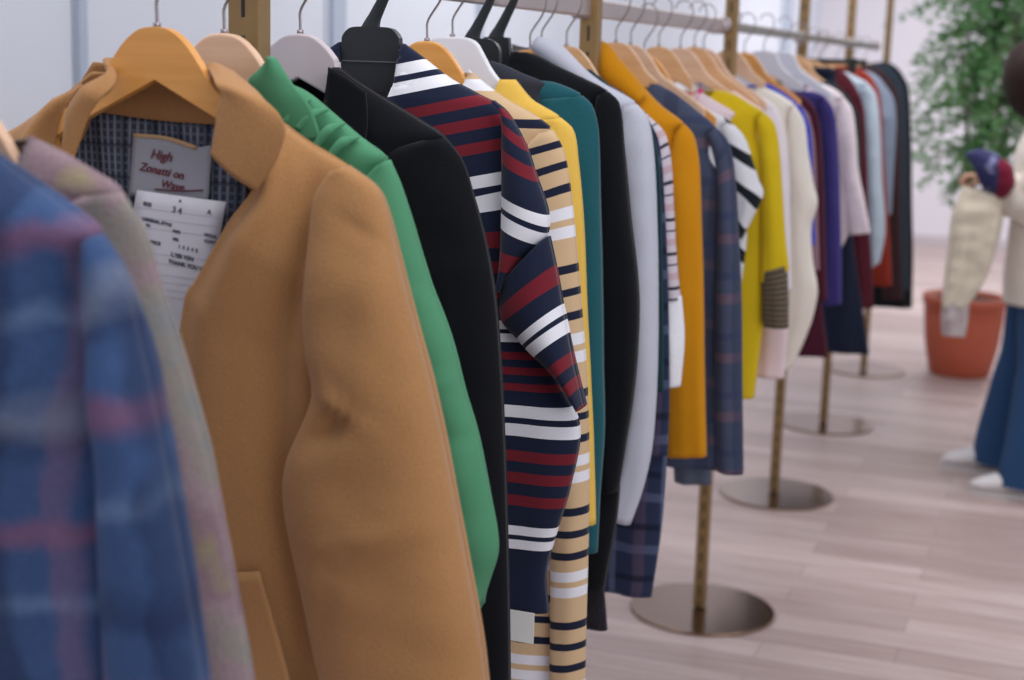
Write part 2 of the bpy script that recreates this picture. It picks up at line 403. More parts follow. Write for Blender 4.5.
def patch(name, top, bottom, left, right, yfun, mat, parent, nu=30, nv=40, voff=0.0, solid=0.003, uvrot=0.0):
    "Coons patch from four (u,z) edges; yfun(s,t,u,z) gives the depth"
    T = smoothpts(top, nu); B = smoothpts(bottom, nu); Lf = smoothpts(left, nv); Rg = smoothpts(right, nv)
    verts = []; uv = []
    for j in range(nv):
        t = j/(nv-1)
        for i in range(nu):
            s = i/(nu-1)
            p = (1-t)*T[i]+t*B[i]+(1-s)*Lf[j]+s*Rg[j]-((1-s)*(1-t)*T[0]+s*(1-t)*T[-1]+(1-s)*t*B[0]+s*t*B[-1])
            verts.append((p[0], yfun(s, t, p[0], p[1]), p[1]))
            uv.append((p[0]*math.cos(uvrot)+p[1]*math.sin(uvrot), -p[0]*math.sin(uvrot)+p[1]*math.cos(uvrot)+voff))
    faces = [(j*nu+i, (j+1)*nu+i, (j+1)*nu+i+1, j*nu+i+1) for j in range(nv-1) for i in range(nu-1)]
    return obj(name, verts, faces, mat, parent, uv, True, [('SOLIDIFY', dict(thickness=solid, offset=0))] if solid else [])
def P_(lst, Y): return [at(x, y, Y) for x, y in lst]
def mir(l): return [(-u, z) for u, z in l]
def keysof(pts):
    P = np.array(pts); d = np.concatenate([[0], np.cumsum(np.linalg.norm(np.diff(P, axis=0), axis=1))]); return list(d/d[-1])

def garment(name, label, cat, Y, shoulder, outer, inner=None, hem=0.80, mat=None, smat=None, neck=(0.075, 0.07), side=None, depth=0.035, sdepth=0.03,
            group=None, fold=0.006, sy=-0.018, torso_edge=None, seed=None, both=True, sleeves=True, shape=2.0, wrink=0.0, slope=0.0, voff=0.0, svoff=0.0, sslope=0.0, screases=(), cuff=None, band=None):
    """shoulder: pixels from the neck point to the shoulder tip; outer: pixels from the tip down the outer sleeve edge; inner: pixels of the sleeve's inner edge (same count)"""
    seed = Y*3.1 if seed is None else seed
    Y *= K_
    t = thing(name, label, cat, (0, Y, 1.40), group or 'clothes hanging along the rail'); smat = smat or mat
    sh = P_(shoulder, Y); ou = P_(outer, Y)
    tip = ou[0]; nk = sh[0]; GARM.append((Y, sh, nk[0]))
    # torso
    if torso_edge: low = P_(torso_edge, Y)
    else:
        hu = None
        if isinstance(hem, tuple): hu, hem = at(hem[0], hem[1], Y)
        ui = (tip[0]-0.020)
        if hu is None and side is None and sleeves: hu = (P_(inner, Y)[-1][0]+0.02) if inner else ou[-1][0]-0.06
        sd = side if side else (max(hu, ui) if hu is not None else ui)
        low = [(ui, tip[1]-0.17), (0.5*(ui+sd), (tip[1]-0.17+hem)/2), (sd, hem)]
        if inner:
            ii = P_(inner, Y); z2 = min(tip[1]-0.12, 9); lz = [p[1] for p in ii][::-1]; lu = [p[0]+0.028 for p in ii][::-1]
            f_ = lambda z: max(float(np.interp(z, lz, lu)), ui-0.008 if z > tip[1]-0.3 else ui-0.02)
            low = [(f_(z), z) for z in (z2, z2*0.75+hem*0.25, (z2+hem)/2, z2*0.25+hem*0.75) if z > lz[0]]+[(sd if hu is not None or side else f_(hem), hem)]
    R = sh+[(tip[0]-0.008, tip[1]-0.008), (tip[0]-0.011, tip[1]-0.06)]+low
    k = keysof(R)
    ribbon_tube('torso', mir(R), R, k, [0.016, depth*0.95, depth, depth, depth*0.95, depth*0.95], Y, mat, t, 70, 44, fold, 26, seed,
                neck=(min(neck[0], abs(nk[0])+0.004), nk[1]+0.004, neck[1], 0.012), shape=2.6, slope=slope, voff=voff, wrink=wrink or 0.002)
    if band:   # ribbed collar band round the neckline
        wn = abs(nk[0]); pts = []
        for q in range(33):
            a = 2*PI*q/32; uu = math.cos(a); front = math.sin(a) > 0
            dp = neck[1] if front else 0.012
            pts.append((uu*wn, Y-math.sin(a)*0.024, nk[1]-dp*abs(math.sin(a))+0.002))
        tube('neck_band', pts, 0.006, band, t, 8, 60, 1.4)
    if sleeves:
        if inner: inn = P_(inner, Y+sy)
        else:
            inn = []
            for i, (u, z) in enumerate(ou):
                f = i/(len(ou)-1); inn.append((u-(0.02 if i == 0 else 0.105-0.03*f), z-(0.004 if i == 0 else 0.0)))
        oo = P_(outer, Y+sy)
        k = keysof([((a[0]+b[0])/2, (a[1]+b[1])/2) for a, b in zip(inn, oo)])
        d = [0.012, sdepth, sdepth, sdepth*0.9, sdepth*0.75]
        ribbon_tube('sleeve', inn, oo, k, d, Y+sy, smat, t, 60, 30, 0.004, 40, seed+1, uvm='arc', voff=svoff, slope=sslope, creases=screases, wrink=wrink or 0.004)
        if both:
            ribbon_tube('sleeve', mir(oo), mir(inn), k, d, Y+sy, smat, t, 60, 30, 0.004, 40, seed+2, uvm='arc', voff=svoff, slope=-sslope, wrink=wrink or 0.004)
        if cuff:
            cm, ca, cb = cuff
            cI, cO = P_(ca, Y+sy), P_(cb, Y+sy)
            kk = keysof([((a[0]+b[0])/2, (a[1]+b[1])/2) for a, b in zip(cI, cO)])
            ribbon_tube('cuff', cI, cO, kk, [sdepth*0.8, sdepth, sdepth*0.9], Y+sy, cm, t, 26, 30, 0.003, 60, seed+3, uvm='arc', wrink=0.004)
            ribbon_tube('cuff', mir(cO), mir(cI), kk, [sdepth*0.8, sdepth, sdepth*0.9], Y+sy, cm, t, 26, 30, 0.003, 60, seed+4, uvm='arc', wrink=0.004)
    return t

# --- materials of the clothes
CAMEL = fabric('camel_wool', (166, 122, 80), var=0.16, grain=420, bump=0.5, sheen=0.12)
GREEN = fabric('green_cotton', (78, 138, 104), var=0.04, grain=500, bump=0.1, sheen=0.03)
BLACKF = fabric('black_knit', (15, 16, 22), var=0.10, grain=300, bump=0.3)
BLACKF2 = fabric('black_rib_knit', (16, 18, 23), var=0.12, grain=200, bump=0.6)
LIN = plaid('checked_lining', (70, 76, 92), [(0, 0.0085, 0.0, 0.38, (150, 156, 172), 0.75), (1, 0.0085, 0.0, 0.34, (128, 134, 150), 0.5), (0, 0.034, 0.0, 0.20, (30, 34, 44), 0.6), (1, 0.034, 0.0, 0.16, (34, 38, 48), 0.5)], var=0.1, sheen=0)
W_ = (226, 226, 234); BUR = (112, 32, 44)
NAVYST = stripes('navy_burgundy_white_stripes', (27, 34, 56), 0.172, [(0.0, 0.18, BUR) if False else (0.17, 0.26, BUR), (0.36, 0.45, BUR), (0.54, 0.63, BUR), (0.75, 0.85, W_), (0.90, 0.999, W_)], var=0.05, grain=600, bump=0.2, sheen=0.1)
BEIGEST = stripes('beige_navy_white_stripes', (204, 174, 138), 0.172, [(0.08, 0.145, (28, 34, 54)), (0.27, 0.335, (28, 34, 54)), (0.46, 0.53, (28, 34, 54)), (0.745, 0.835, W_), (0.885, 0.975, W_)], var=0.04, grain=600, bump=0.15, sheen=0.1)
PLAIDF = plaid('blue_mauve_blanket_plaid', (58, 80, 120), [(1, 0.21, 0.05, 0.17, (104, 126, 160), 0.5), (1, 0.21, 0.30, 0.48, (128, 84, 108), 0.60), (1, 0.21, 0.62, 0.80, (38, 50, 82), 0.55), (0, 0.13, 0.10, 0.36, (34, 42, 70), 0.55), (0, 0.13, 0.55, 0.80, (120, 92, 118), 0.40), (1, 0.42, 0.84, 0.94, (128, 134, 150), 0.45)], wob=0.05, soft=0.07, var=0.16, grain=160, bump=0.6)
def tweed():
    m, nt, bs = newmat('grey_pink_tweed')
    r = N(nt, 'ShaderNodeValToRGB'); nt.links.new(noise_(nt, 11, 3), r.inputs[0])
    el = r.color_ramp.elements; el[0].position = 0.3; el[0].color = srgb(112, 116, 122); el[1].position = 0.72; el[1].color = srgb(136, 124, 100)
    for p, c in ((0.42, (128, 122, 116)), (0.52, (138, 118, 124)), (0.62, (126, 104, 112))): e = el.new(p); e.color = srgb(*c)
    finish_fabric(nt, bs, r.outputs[0], var=0.22, grain=300, bump=0.7, sheen=0.1); return m
TWEED = tweed()

# --- blue plaid coat, nearest
def mk_near():
    garment('plaid_coat', 'blurred blue and mauve plaid wool coat nearest, at the left edge', 'coat', 0.93,
            [(-60, 105), (-30, 135), (5, 163), (60, 203), (98, 235)], [(98, 235), (120, 268), (138, 330), (160, 430), (180, 540), (200, 660), (212, 780)],
            [(90, 245), (92, 300), (98, 360), (104, 440), (108, 540), (112, 660), (118, 780)], hem=0.86, mat=PLAIDF, depth=0.045, sdepth=0.035, neck=(0.10, 0.20), fold=0.012, slope=0.1)
    garment('tweed_coat', 'fuzzy grey and pink tweed coat between blue plaid coat and camel coat', 'coat', 1.05,
            [(28, 137), (42, 144), (56, 151), (80, 165), (120, 192)], [(120, 192), (145, 235), (160, 290), (185, 375), (207, 455), (230, 570), (252, 690), (266, 800)],
            None, hem=0.86, mat=TWEED, depth=0.035, sdepth=0.035, neck=(0.10, 0.20))
    hanger('wooden', 0.93, 'wooden hanger of the blurred blue plaid coat at left frame edge', WOOD_GOLD, z=1.50)
    hanger('wooden', 1.035, 'pale wooden hanger arm between blue plaid coat and grey pink tweed coat', WOOD_PALE, z=1.480)
mk_near()

# --- camel coat with open front
def camel():
    Y = 1.358*K_
    GARM.append((Y, P_([(228, 78), (262, 108), (300, 138), (345, 166)], Y), 0))
    t = thing('camel_coat', 'camel wool coat with open collar, checked lining and white hang tag', 'coat', (0, Y, 1.40))
    q = lambda l, dy=0.0: P_(l, Y+dy)
    # back
    R = q([(228, 78), (262, 108), (300, 138), (345, 166), (366, 184), (364, 260), (362, 380), (372, 520), (392, 740)])
    Lf = [(-u, z) for u, z in R]; k = keysof(R)
    l = even(Lf, k, 60); r = even(R, k, 60); verts = []; uv = []; nn = 30
    for i in range(60):
        for j in range(nn):
            s = j/(nn-1); p = l[i]*(1-s)+r[i]*s; e = math.sin(PI*s)**0.5; tt = i/59
            verts.append((p[0], Y+0.003+0.050*e*min(1, tt*14+0.05), p[1])); uv.append((p[0], p[1]))
    obj('back_panel', verts, [(i*nn+j, (i+1)*nn+j, (i+1)*nn+j+1, i*nn+j+1) for i in range(59) for j in range(nn-1)], CAMEL, t, uv, True, [('SOLIDIFY', dict(thickness=0.004, offset=0))])
    # lining and the inside of the collar stand
    patch('lining', q([(60, 104), (108, 112), (165, 120), (245, 124)], .035), q([(60, 420), (150, 420), (250, 420)], .035), q([(60, 104), (60, 420)], .035), q([(245, 124), (250, 420)], .035),
          lambda s, tt, u, z: Y+0.036+0.004*math.sin(u*60+z*20), LIN, t, 30, 30)
    patch('collar_stand', q([(100, 62), (157, 70), (226, 80)], .03), q([(70, 106), (108, 113), (165, 121), (232, 125)], .03), q([(100, 62), (86, 84), (70, 106)], .03), q([(226, 80), (232, 125)], .03),
          lambda s, tt, u, z: Y+0.030-0.012*(2*s-1)**2, CAMEL, t, 24, 12)
    # fronts
    def yf(s, tt, u, z):
        roll = math.exp(-(s/0.16)**2)
        y = -0.002-0.046*min(1, tt*5)**0.7*(1-s**6)-0.004*math.sin(s*9+tt*2.5)*min(1, tt*3)
        y += roll*0.030*min(1, tt*6+0.2)*(1-0.6*min(1, max(0, tt-0.35)*5))
        y -= 0.012*math.exp(-((s-0.2)/0.10)**2)*math.exp(-((tt-0.14)/0.18)**2)
        y += 0.018*math.exp(-((s-0.62)/0.13)**2)*min(1, tt*4)
        return Y+y
    dy = -0.045
    top = q([(232, 90), (262, 112), (300, 141), (345, 168), (364, 184)], -.01)
    inn = q([(232, 90), (236, 135), (240, 182), (214, 228), (184, 282), (172, 306), (170, 380), (178, 500), (192, 740)], dy)
    out = q([(364, 184), (356, 260), (352, 400), (362, 560), (378, 740)], -.02)
    inn[0] = top[0]; out[0] = top[-1]
    bot = [inn[-1], ((inn[-1][0]+out[-1][0])/2, inn[-1][1]), out[-1]]
    patch('front_panel', top, bot, inn, out, yf, CAMEL, t, 50, 90, solid=0.004)
    c = 0.0
    patch('front_panel', mir(top), mir(bot), mir(inn), mir(out), yf, CAMEL, t, 40, 80, solid=0.004)
    # collar leaves
    def yc(s, tt, u, z): return Y+0.022*(1-min(1, tt*2.4))-0.048*min(1, tt*2.2)-0.006*math.sin(PI*s)-0.006*(1-s)*tt
    def leaf(top, lf, rg, bt, n):
        a = q(top, 0.02); L_ = [a[0]]+q(lf, -.045); R_ = [a[-1]]+q(rg, -.045); b = q(bt, -.045); b[0] = L_[-1]; b[-1] = R_[-1]
        patch('collar', a, b, L_, R_, yc, CAMEL, t, n, 30, solid=0.005)
    leaf([(206, 66), (218, 65), (230, 72)], [(222, 88), (222, 115), (217, 155)], [(258, 98), (286, 124), (278, 160), (258, 191)], [(217, 155), (238, 174), (258, 191)], 26)
    leaf([(111, 60), (108, 60), (105, 62)], [(108, 84), (93, 116), (82, 150), (77, 168)], [(95, 72), (83, 90), (70, 113), (66, 152)], [(77, 168), (71, 162), (66, 152)], 14)
    # sleeves
    so = [(346, 167), (372, 185), (384, 206), (399, 265), (414, 325), (431, 390), (447, 465), (463, 550), (478, 630), (490, 730)]
    si = [(334, 172), (318, 196), (313, 240), (309, 300), (311, 345), (317, 396), (291, 462), (290, 510), (308, 600), (332, 730)]
    oo, ii = q(so, -.035), q(si, -.035)
    k = keysof([((x[0]+y[0])/2, (x[1]+y[1])/2) for x, y in zip(oo, ii)])
    cr = []
    for px, py, an, ln, wd, am in ((336, 400, -0.9, 0.026, 0.007, 0.005), (345, 412, -0.5, 0.03, 0.006, 0.006), (330, 430, 0.7, 0.03, 0.012, -0.012), (360, 540, 0.3, 0.05, 0.012, 0.006), (330, 600, 1.35, 0.12, 0.006, -0.004), (370, 330, 1.4, 0.10, 0.02, 0.006), (350, 230, -0.5, 0.03, 0.006, -0.003)):
        u, z = at(px, py, Y-.07); cr.append((u, z, an, ln, wd, am))
    for m in (0, 1):
        A, B = (ii, oo) if not m else (mir(oo), mir(ii))
        ribbon_tube('sleeve', A, B, k, [0.012, 0.034, 0.042, 0.044, 0.042, 0.040], Y-.035, CAMEL, t, 110, 44, 0.003, 14, 2.2, uvm='arc', shape=2.3, creases=cr if not m else (), wrink=0.004,
                    mods=[('SOLIDIFY', dict(thickness=0.004, offset=0))])
    # pocket flap low on the front
    patch('pocket_flap', q([(236, 573), (258, 572)], -.055), q([(262, 740), (305, 740)], -.055), q([(236, 573), (262, 740)], -.055), q([(258, 572), (278, 640), (305, 740)], -.055),
          lambda s, tt, u, z: Y-0.0535, CAMEL, t, 8, 16, solid=0.003)
    # neck label
    m, nt, bs = newmat('ribbed_label_grey')
    f = math_(nt, 'FRACT', math_(nt, 'DIVIDE', uvsock(nt, 0), 0.0022)); g = math_(nt, 'GREATER_THAN', f, 0.5)
    nt.links.new(mixc(nt, g, srgb(150, 152, 164), srgb(186, 188, 198)), bs.inputs['Base Color']); bs.inputs['Roughness'].default_value = 0.8
    lb = patch('neck_label', q([(133, 136), (165, 139), (192, 147), (212, 145)], .025), q([(129, 196), (170, 199), (208, 202)], .025), q([(133, 136), (129, 196)], .025), q([(212, 145), (208, 202)], .025),
               lambda s, tt, u, z: Y+0.0255, m, t, 16, 12, solid=0.001)
    lb['label'] = 'grey ribbed neck label with red script'
    patch('label_edge', q([(133, 133), (165, 136), (192, 144), (197, 146)], .0245), q([(133, 137), (165, 140), (192, 149), (196, 150)], .0245), q([(133, 133), (133, 137)], .0245), q([(197, 146), (196, 150)], .0245),
          lambda s, tt, u, z: Y+0.0245, plain('tan_edge', (206, 170, 130), 0.8), lb, 12, 3, solid=0.001)
    ink = plain('red_brown_ink', (116, 52, 62), 0.8); ink2 = plain('dark_ink', (84, 84, 98), 0.8)
    def text(s, px, py, size, mat, parent, dyy, ang=-0.10, shear=0.3, name='lettering'):
        cu = bpy.data.curves.new(name, 'FONT'); cu.body = s; cu.size = size; cu.shear = shear; cu.extrude = 0.0002; cu.offset = 0.0002
        tmp = bpy.data.objects.new(name, cu); COL.objects.link(tmp)
        dg = bpy.context.evaluated_depsgraph_get(); me = bpy.data.meshes.new_from_object(tmp.evaluated_get(dg))
        u, z = at(px, py, Y+dyy); R_ = Matrix.Rotation(PI/2, 4, 'X')
        T_ = Matrix.Translation((u, Y+dyy, z)) @ Matrix.Rotation(-ang, 4, 'Y') @ R_
        vs = [T_ @ v.co for v in me.vertices]; fs = [list(p.vertices) for p in me.polygons]
        bpy.data.objects.remove(tmp)
        return obj(name, vs, fs, mat, parent, smooth=False)
    text('High', 150, 158, 0.014, ink, lb, .0238, -0.10)
    text('Zonatti on', 139, 170, 0.0125, ink, lb, .0238, -0.13)
    text('Wave', 160, 187, 0.012, ink, lb, .0238, -0.10)
    tube('script_flourish', [(*at(155, 189, Y+.024)[:1], Y+.0238, at(155, 189, Y+.024)[1]), (at(180, 191, Y+.024)[0], Y+.0238, at(180, 191, Y+.024)[1]), (at(203, 190, Y+.024)[0], Y+.0238, at(203, 190, Y+.024)[1])], 0.0008, ink, lb, 6, 10)
    # white paper tag
    tg = patch('hang_tag', q([(137, 190), (180, 196), (226, 202)], .012), q([(112, 330), (155, 338), (200, 345)], .012), q([(137, 190), (112, 330)], .012), q([(226, 202), (200, 345)], .012),
               lambda s, tt, u, z: Y+0.012, plain('tag_paper', (224, 224, 234), 0.7), t, 8, 12, solid=0.0006)
    tg['label'] = 'white paper tag printed with small grey lines'
    lines = [(143, 205, 'SIZE', .0055), (172, 212, '3 4', .009), (207, 214, 'A', .007), (142, 220, 'ORIGINAL STYLE', .0048), (172, 232, '100%', .0045), (146, 226, 'No', .004), (204, 236, 'WOOL', .005),
             (172, 240, '10%', .0045), (204, 242, 'COAT', .005), (150, 243, 'PRICE', .005), (178, 248, '1  2  3  4  5', .005), (170, 256, '1,900 YEN', .0065), (168, 263, 'THANK YOU VERY', .0062)]
    for px, py, s_, sz in lines: text(s_, px, py, sz, ink2, tg, .0112, -0.13, 0, 'print')
    v = []; fcs = []
    for y0 in (207, 216, 226, 250, 259, 270, 277, 284, 291):
        x0, x1 = 139-(y0-190)*0.18, 223-(y0-190)*0.18
        p0, p1 = at(x0, y0, Y+.0112), at(x1, y0+11, Y+.0112); b = len(v)
        v += [(p0[0], Y+.0112, p0[1]), (p1[0], Y+.0112, p1[1]), (p1[0], Y+.0112, p1[1]-0.0005), (p0[0], Y+.0112, p0[1]-0.0005)]; fcs.append((b, b+1, b+2, b+3))
    obj('ruled_lines', v, fcs, plain('light_rule', (170, 170, 186), 0.8), tg, smooth=False)
    u, z = at(180, 201, Y+.0112); bm = bmesh.new(); bmesh.ops.create_circle(bm, cap_ends=True, segments=16, radius=0.0016, matrix=Matrix.Translation((u, Y+.0112, z)) @ Matrix.Rotation(PI/2, 4, 'X'))
    bm_obj('tag_hole', bm, plain('tag_hole_dark', (80, 40, 50), 0.8), tg)
camel()
hanger('wooden', 1.358, 'golden varnished wooden hanger holding the camel coat', WOOD_GOLD, z=1.541, width=0.125)

# --- green shirt
def green():
    Y = 1.49*K_
    t = garment('green_shirt', 'green cotton shirt with turned up pointed collar behind the camel coat', 'shirt', 1.49,
                [(282, 82), (305, 92), (330, 112), (360, 138), (388, 160)], [(388, 160), (398, 180), (411, 220), (428, 280), (450, 340), (463, 390), (479, 445), (490, 500), (497, 548), (488, 580), (478, 606)],
                [(378, 168), (345, 200), (345, 250), (352, 300), (360, 350), (372, 400), (388, 455), (400, 510), (415, 565), (440, 600), (468, 622)], hem=0.72, mat=GREEN, depth=0.03, sdepth=0.034, neck=(0.09, 0.10), wrink=0.006,
                screases=[(*at(440, 305, Y-.05), -0.5, 0.05, 0.005, -0.006), (*at(465, 440, Y-.05), 0.15, 0.05, 0.004, -0.006), (*at(455, 380, Y-.05), 0.4, 0.04, 0.005, 0.005)])
    q = lambda l, dy=0.0: P_(l, Y+dy)
    a = q([(271, 57), (273, 57), (275, 58)], -.03); lf = q([(271, 57), (260, 70), (249, 83), (262, 110), (285, 140)], -.03); rg = q([(275, 58), (285, 73), (296, 88), (310, 106), (322, 140)], -.03)
    b = [lf[-1], rg[-1]]; lf[0] = a[0]; rg[0] = a[-1]
    patch('collar', a, b, lf, rg, lambda s, tt, u, z: Y-0.030-0.010*math.sin(PI*s)*(1-tt), GREEN, t, 16, 26, solid=0.003)
    # gathered yoke folds over the shoulder
    for (x0, y0), (x1, y1) in (((318, 88), (300, 122)), ((336, 98), (312, 128)), ((352, 112), (330, 144)), ((366, 126), (344, 154))):
        u0, z0 = at(x0-3, y0+11, Y); u1, z1 = at(x1, y1, Y)
        tube('gathered_fold', [(u0, Y-0.010, z0), ((u0+u1)/2, Y-0.026, (z0+z1)/2+0.004), (u1, Y-0.032, z1)], [0.0015, 0.006, 0.004], GREEN, t, 12, 20, 1.0)
green()
hanger('wooden', 1.485, 'pale wooden hanger with rounded top just behind golden hanger', WOOD_PALE, z=1.538)
# --- black cardigan
t = garment('black_cardigan', 'plain black knit cardigan between green shirt and navy striped sweater', 'cardigan', 1.667,
        [(338, 68), (360, 84), (392, 104), (425, 124), (445, 138)], [(445, 138), (462, 160), (472, 190), (484, 235), (494, 290), (500, 360), (504, 440), (507, 540), (509, 640), (510, 760)], None, hem=0.66, mat=BLACKF, depth=0.035, neck=(0.045, 0.14), fold=0.004)
Yb = 1.667*K_
a = P_([(334, 67), (352, 78), (371, 92)], Yb-.02); b = P_([(336, 150), (350, 155), (368, 160)], Yb-.03)
patch('collar', a, b, [a[0]]+P_([(334, 100)], Yb-.02)+[b[0]], [a[-1]]+P_([(370, 120)], Yb-.03)+[b[-1]], lambda s, tt, u, z: Yb-0.034-0.008*tt, BLACKF, t, 12, 16, solid=0.003)
hanger('wooden', 1.667, 'mauve grey painted hanger with rounded top holding the black cardigan', MAUVE, z=1.542, scale=1.05)

# --- navy striped sweater
def navy():
    Y = 1.869*K_
    t = thing('striped_sweater', 'navy sweater with burgundy and white stripes on flat black hanger', 'sweater', (0, Y, 1.40))
    sl = 0.20
    R = P_([(401, 42), (420, 56), (450, 79), (477, 94), (501, 109), (515, 150), (518, 230), (532, 320), (560, 385), (579, 428), (569, 490), (556, 533), (546, 572), (548, 612)], Y)
    k = keysof(R); hem = R[-1][1]; GARM.append((Y, R[:6], R[0][0]))
    u0, z0 = at(520, 433, Y-.03)      # second white band's lower edge
    per = 0.172
    def vo(zref, frac, uref, s=sl): return (frac*per-(zref-s*uref)) % per
    to = ribbon_tube('torso', mir(R), R, k, [0.014, 0.03, 0.036, 0.04, 0.04, 0.036, 0.03], Y, NAVYST, t, 150, 60, 0.004, 20, 3.3, neck=(R[0][0]+0.003, R[0][1]+0.004, 0.105, 0.018, 0.0, 6), shape=2.6, wrink=0.003)
    zs = [at(x, y, Y-.035)[1] for x, y in ((405, 57), (490, 190), (500, 322), (530, 408), (530, 531), (530, 557), (530, 620))]
    Lu = to.data.uv_layers['UVMap']; ov = Vector(parent_world(t)); vals = []
    for v in to.data.vertices:
        u, z = v.co.x+ov.x, v.co.z+ov.z; fade = min(1, max(0, (z-1.25)/0.08)); zz = z-0.22*(abs(u)-0.09)*fade
        vals.append(float(np.interp(-zz, [-q for q in zs], [5.0, 4.0, 3.0, 2.0, 1.0, 0.725, 0.665])) if zz < zs[0] else 5.0+(zz-zs[0])/per)
    for lp in to.data.loops: Lu.data[lp.index].uv[1] = vals[lp.vertex_index]*per
    # shoulder and upper sleeve of dropped cut, stripes bend down
    Ls = [(492, 101), (501, 110), (503, 124), (503, 153), (503, 194), (503, 217), (503, 256), (503, 289)]
    Rs = [(494, 101), (508, 114), (525, 145), (535, 174), (548, 215), (545, 238), (525, 262), (506, 289)]
    A, B = P_(Ls, Y-.03), P_(Rs, Y-.03)
    def strip(name, A, B, dps, v_at, mirror, seed, kk):
        m_ = ribbon_tube(name, A if not mirror else mir(B), B if not mirror else mir(A), kk, dps, Y-.03, NAVYST, t, 70, 30, 0.0015, 30, seed, uvm='arc', voff=0.0)
        # stripe coordinate follows the given values row by row
        me = m_.data; rows = 70; seg = 31
        V = np.interp(np.linspace(0, 1, rows), kk, v_at)
        L = me.uv_layers['UVMap']
        for lp in me.loops: L.data[lp.index].uv[1] = V[lp.vertex_index//seg]
        return m_
    k1 = keysof([((a[0]+b[0])/2, (a[1]+b[1])/2) for a, b in zip(A, B)])
    # fractions of the stripe pattern reached at each row (pattern falls as z falls); white top edge (1.0) at row 5
    fr = [4.75, 4.585, 4.405, 4.215, 4.0, 3.80, 3.585, 3.46]
    for m in (0, 1): strip('upper_sleeve', A, B, [0.004, 0.018, 0.026, 0.030, 0.032], [f*per for f in fr], m, 4, k1)
    Lw = [(503, 288), (503, 319), (519, 338), (531, 351), (555, 374), (570, 393), (580, 410)]
    Rw = [(549, 236), (558, 279), (562, 304), (566, 325), (572, 359), (577, 382), (583, 406)]
    A2, B2 = P_(Lw, Y-.03), P_(Rw, Y-.03)
    k2 = keysof([((a[0]+b[0])/2, (a[1]+b[1])/2) for a, b in zip(A2, B2)])
    fr2 = [3.355, 3.215, 3.0, 2.80, 2.585, 2.405, 2.25]
    for m in (0, 1): strip('lower_sleeve', A2, B2, [0.032, 0.034, 0.034, 0.03, 0.02], [f*per for f in fr2], m, 5, k2)
    bm = bmesh.new(); u, z = at(522, 627, Y-.04); box(bm, u-0.018, u+0.017, Y-0.041, Y-0.040, z-0.021, z+0.022)
    o = bm_obj('care_label', bm, plain('label_white', (228, 228, 226), 0.8), t); o['label'] = 'white fabric care label at the hem'
    bm = bmesh.new(); u, z = at(384, 105, Y+.02); box(bm, u-0.016, u+0.014, Y+0.018, Y+0.019, z-0.02, z+0.016)
    bm_obj('neck_label', bm, plain('label_grey', (176, 180, 190), 0.8), t)
navy()
hanger('black', 1.869, 'flat black plastic hanger with wide square neck holding navy striped sweater', BLACK_PL, z=1.556, scale=1.04)

# --- beige striped shirt
Y = 2.054
garment('striped_shirt', 'beige long shirt with navy and white stripes behind the navy striped sweater', 'shirt', Y,
        [(468, 70), (490, 88), (510, 102), (535, 116), (552, 130)], [(552, 130), (563, 150), (569, 180), (575, 240), (580, 300), (586, 380), (588, 450), (588, 520), (586, 600), (584, 700)],
        [(540, 134), (512, 165), (514, 200), (520, 250), (526, 310), (536, 380), (548, 450), (553, 520), (552, 600), (551, 700)], hem=(553, 760), mat=BEIGEST, depth=0.035, neck=(0.08, 0.07), voff=0.172*0.3, svoff=0.172*0.655, fold=0.004)
hanger('wooden', 2.054, 'golden wooden hanger peeking out right of the navy striped shoulder', WOOD_GOLD, z=1.541)
# --- yellow tee
fY = fabric('soft_yellow_cotton', (222, 182, 84), var=0.05)
garment('yellow_blouse', 'soft yellow blouse strip between beige striped shirt and teal sweater', 'blouse', 2.15,
        [(515, 80), (532, 100), (545, 108), (560, 118)], [(560, 118), (573, 130), (578, 160), (583, 220), (586, 300), (590, 380), (593, 450), (595, 524)], None, hem=0.88, mat=fY, depth=0.025, sdepth=0.024, neck=(0.08, 0.06))
hanger('white', 2.133, 'white plastic hanger with flat top beside the golden one', WHITE_PL, z=1.549, scale=1.1)
# --- teal
fT = fabric('teal_velour', (30, 84, 94), var=0.10, grain=300, bump=0.4, sheen=0.12)
garment('teal_sweater', 'teal velour sweater on a black plastic hanger', 'sweater', 2.235,
        [(538, 82), (550, 82), (568, 88), (582, 96)], [(582, 96), (592, 106), (598, 130), (600, 200), (602, 280), (603, 360), (604, 430), (600, 490), (597, 552)], None, hem=0.74, mat=fT, depth=0.03, neck=(0.1, 0.06), fold=0.003)
hanger('black', 2.2, 'black plastic hanger leaning behind the white hanger, holding teal sweater', BLACK_PL, z=1.549, scale=1.1)
# dark undercollar of the teal sweater's hanger: charcoal vest
fC = fabric('charcoal_jersey', (52, 54, 64), var=0.06)
garment('charcoal_vest', 'charcoal jersey vest tucked between white hanger and teal sweater', 'vest', 2.19,
        [(487, 60), (505, 66), (520, 73), (545, 84)], [(545, 84), (565, 110), (570, 160), (572, 240), (574, 330)], hem=0.95, mat=fC, depth=0.014, neck=(0.08, 0.05), sleeves=False, fold=0.001)
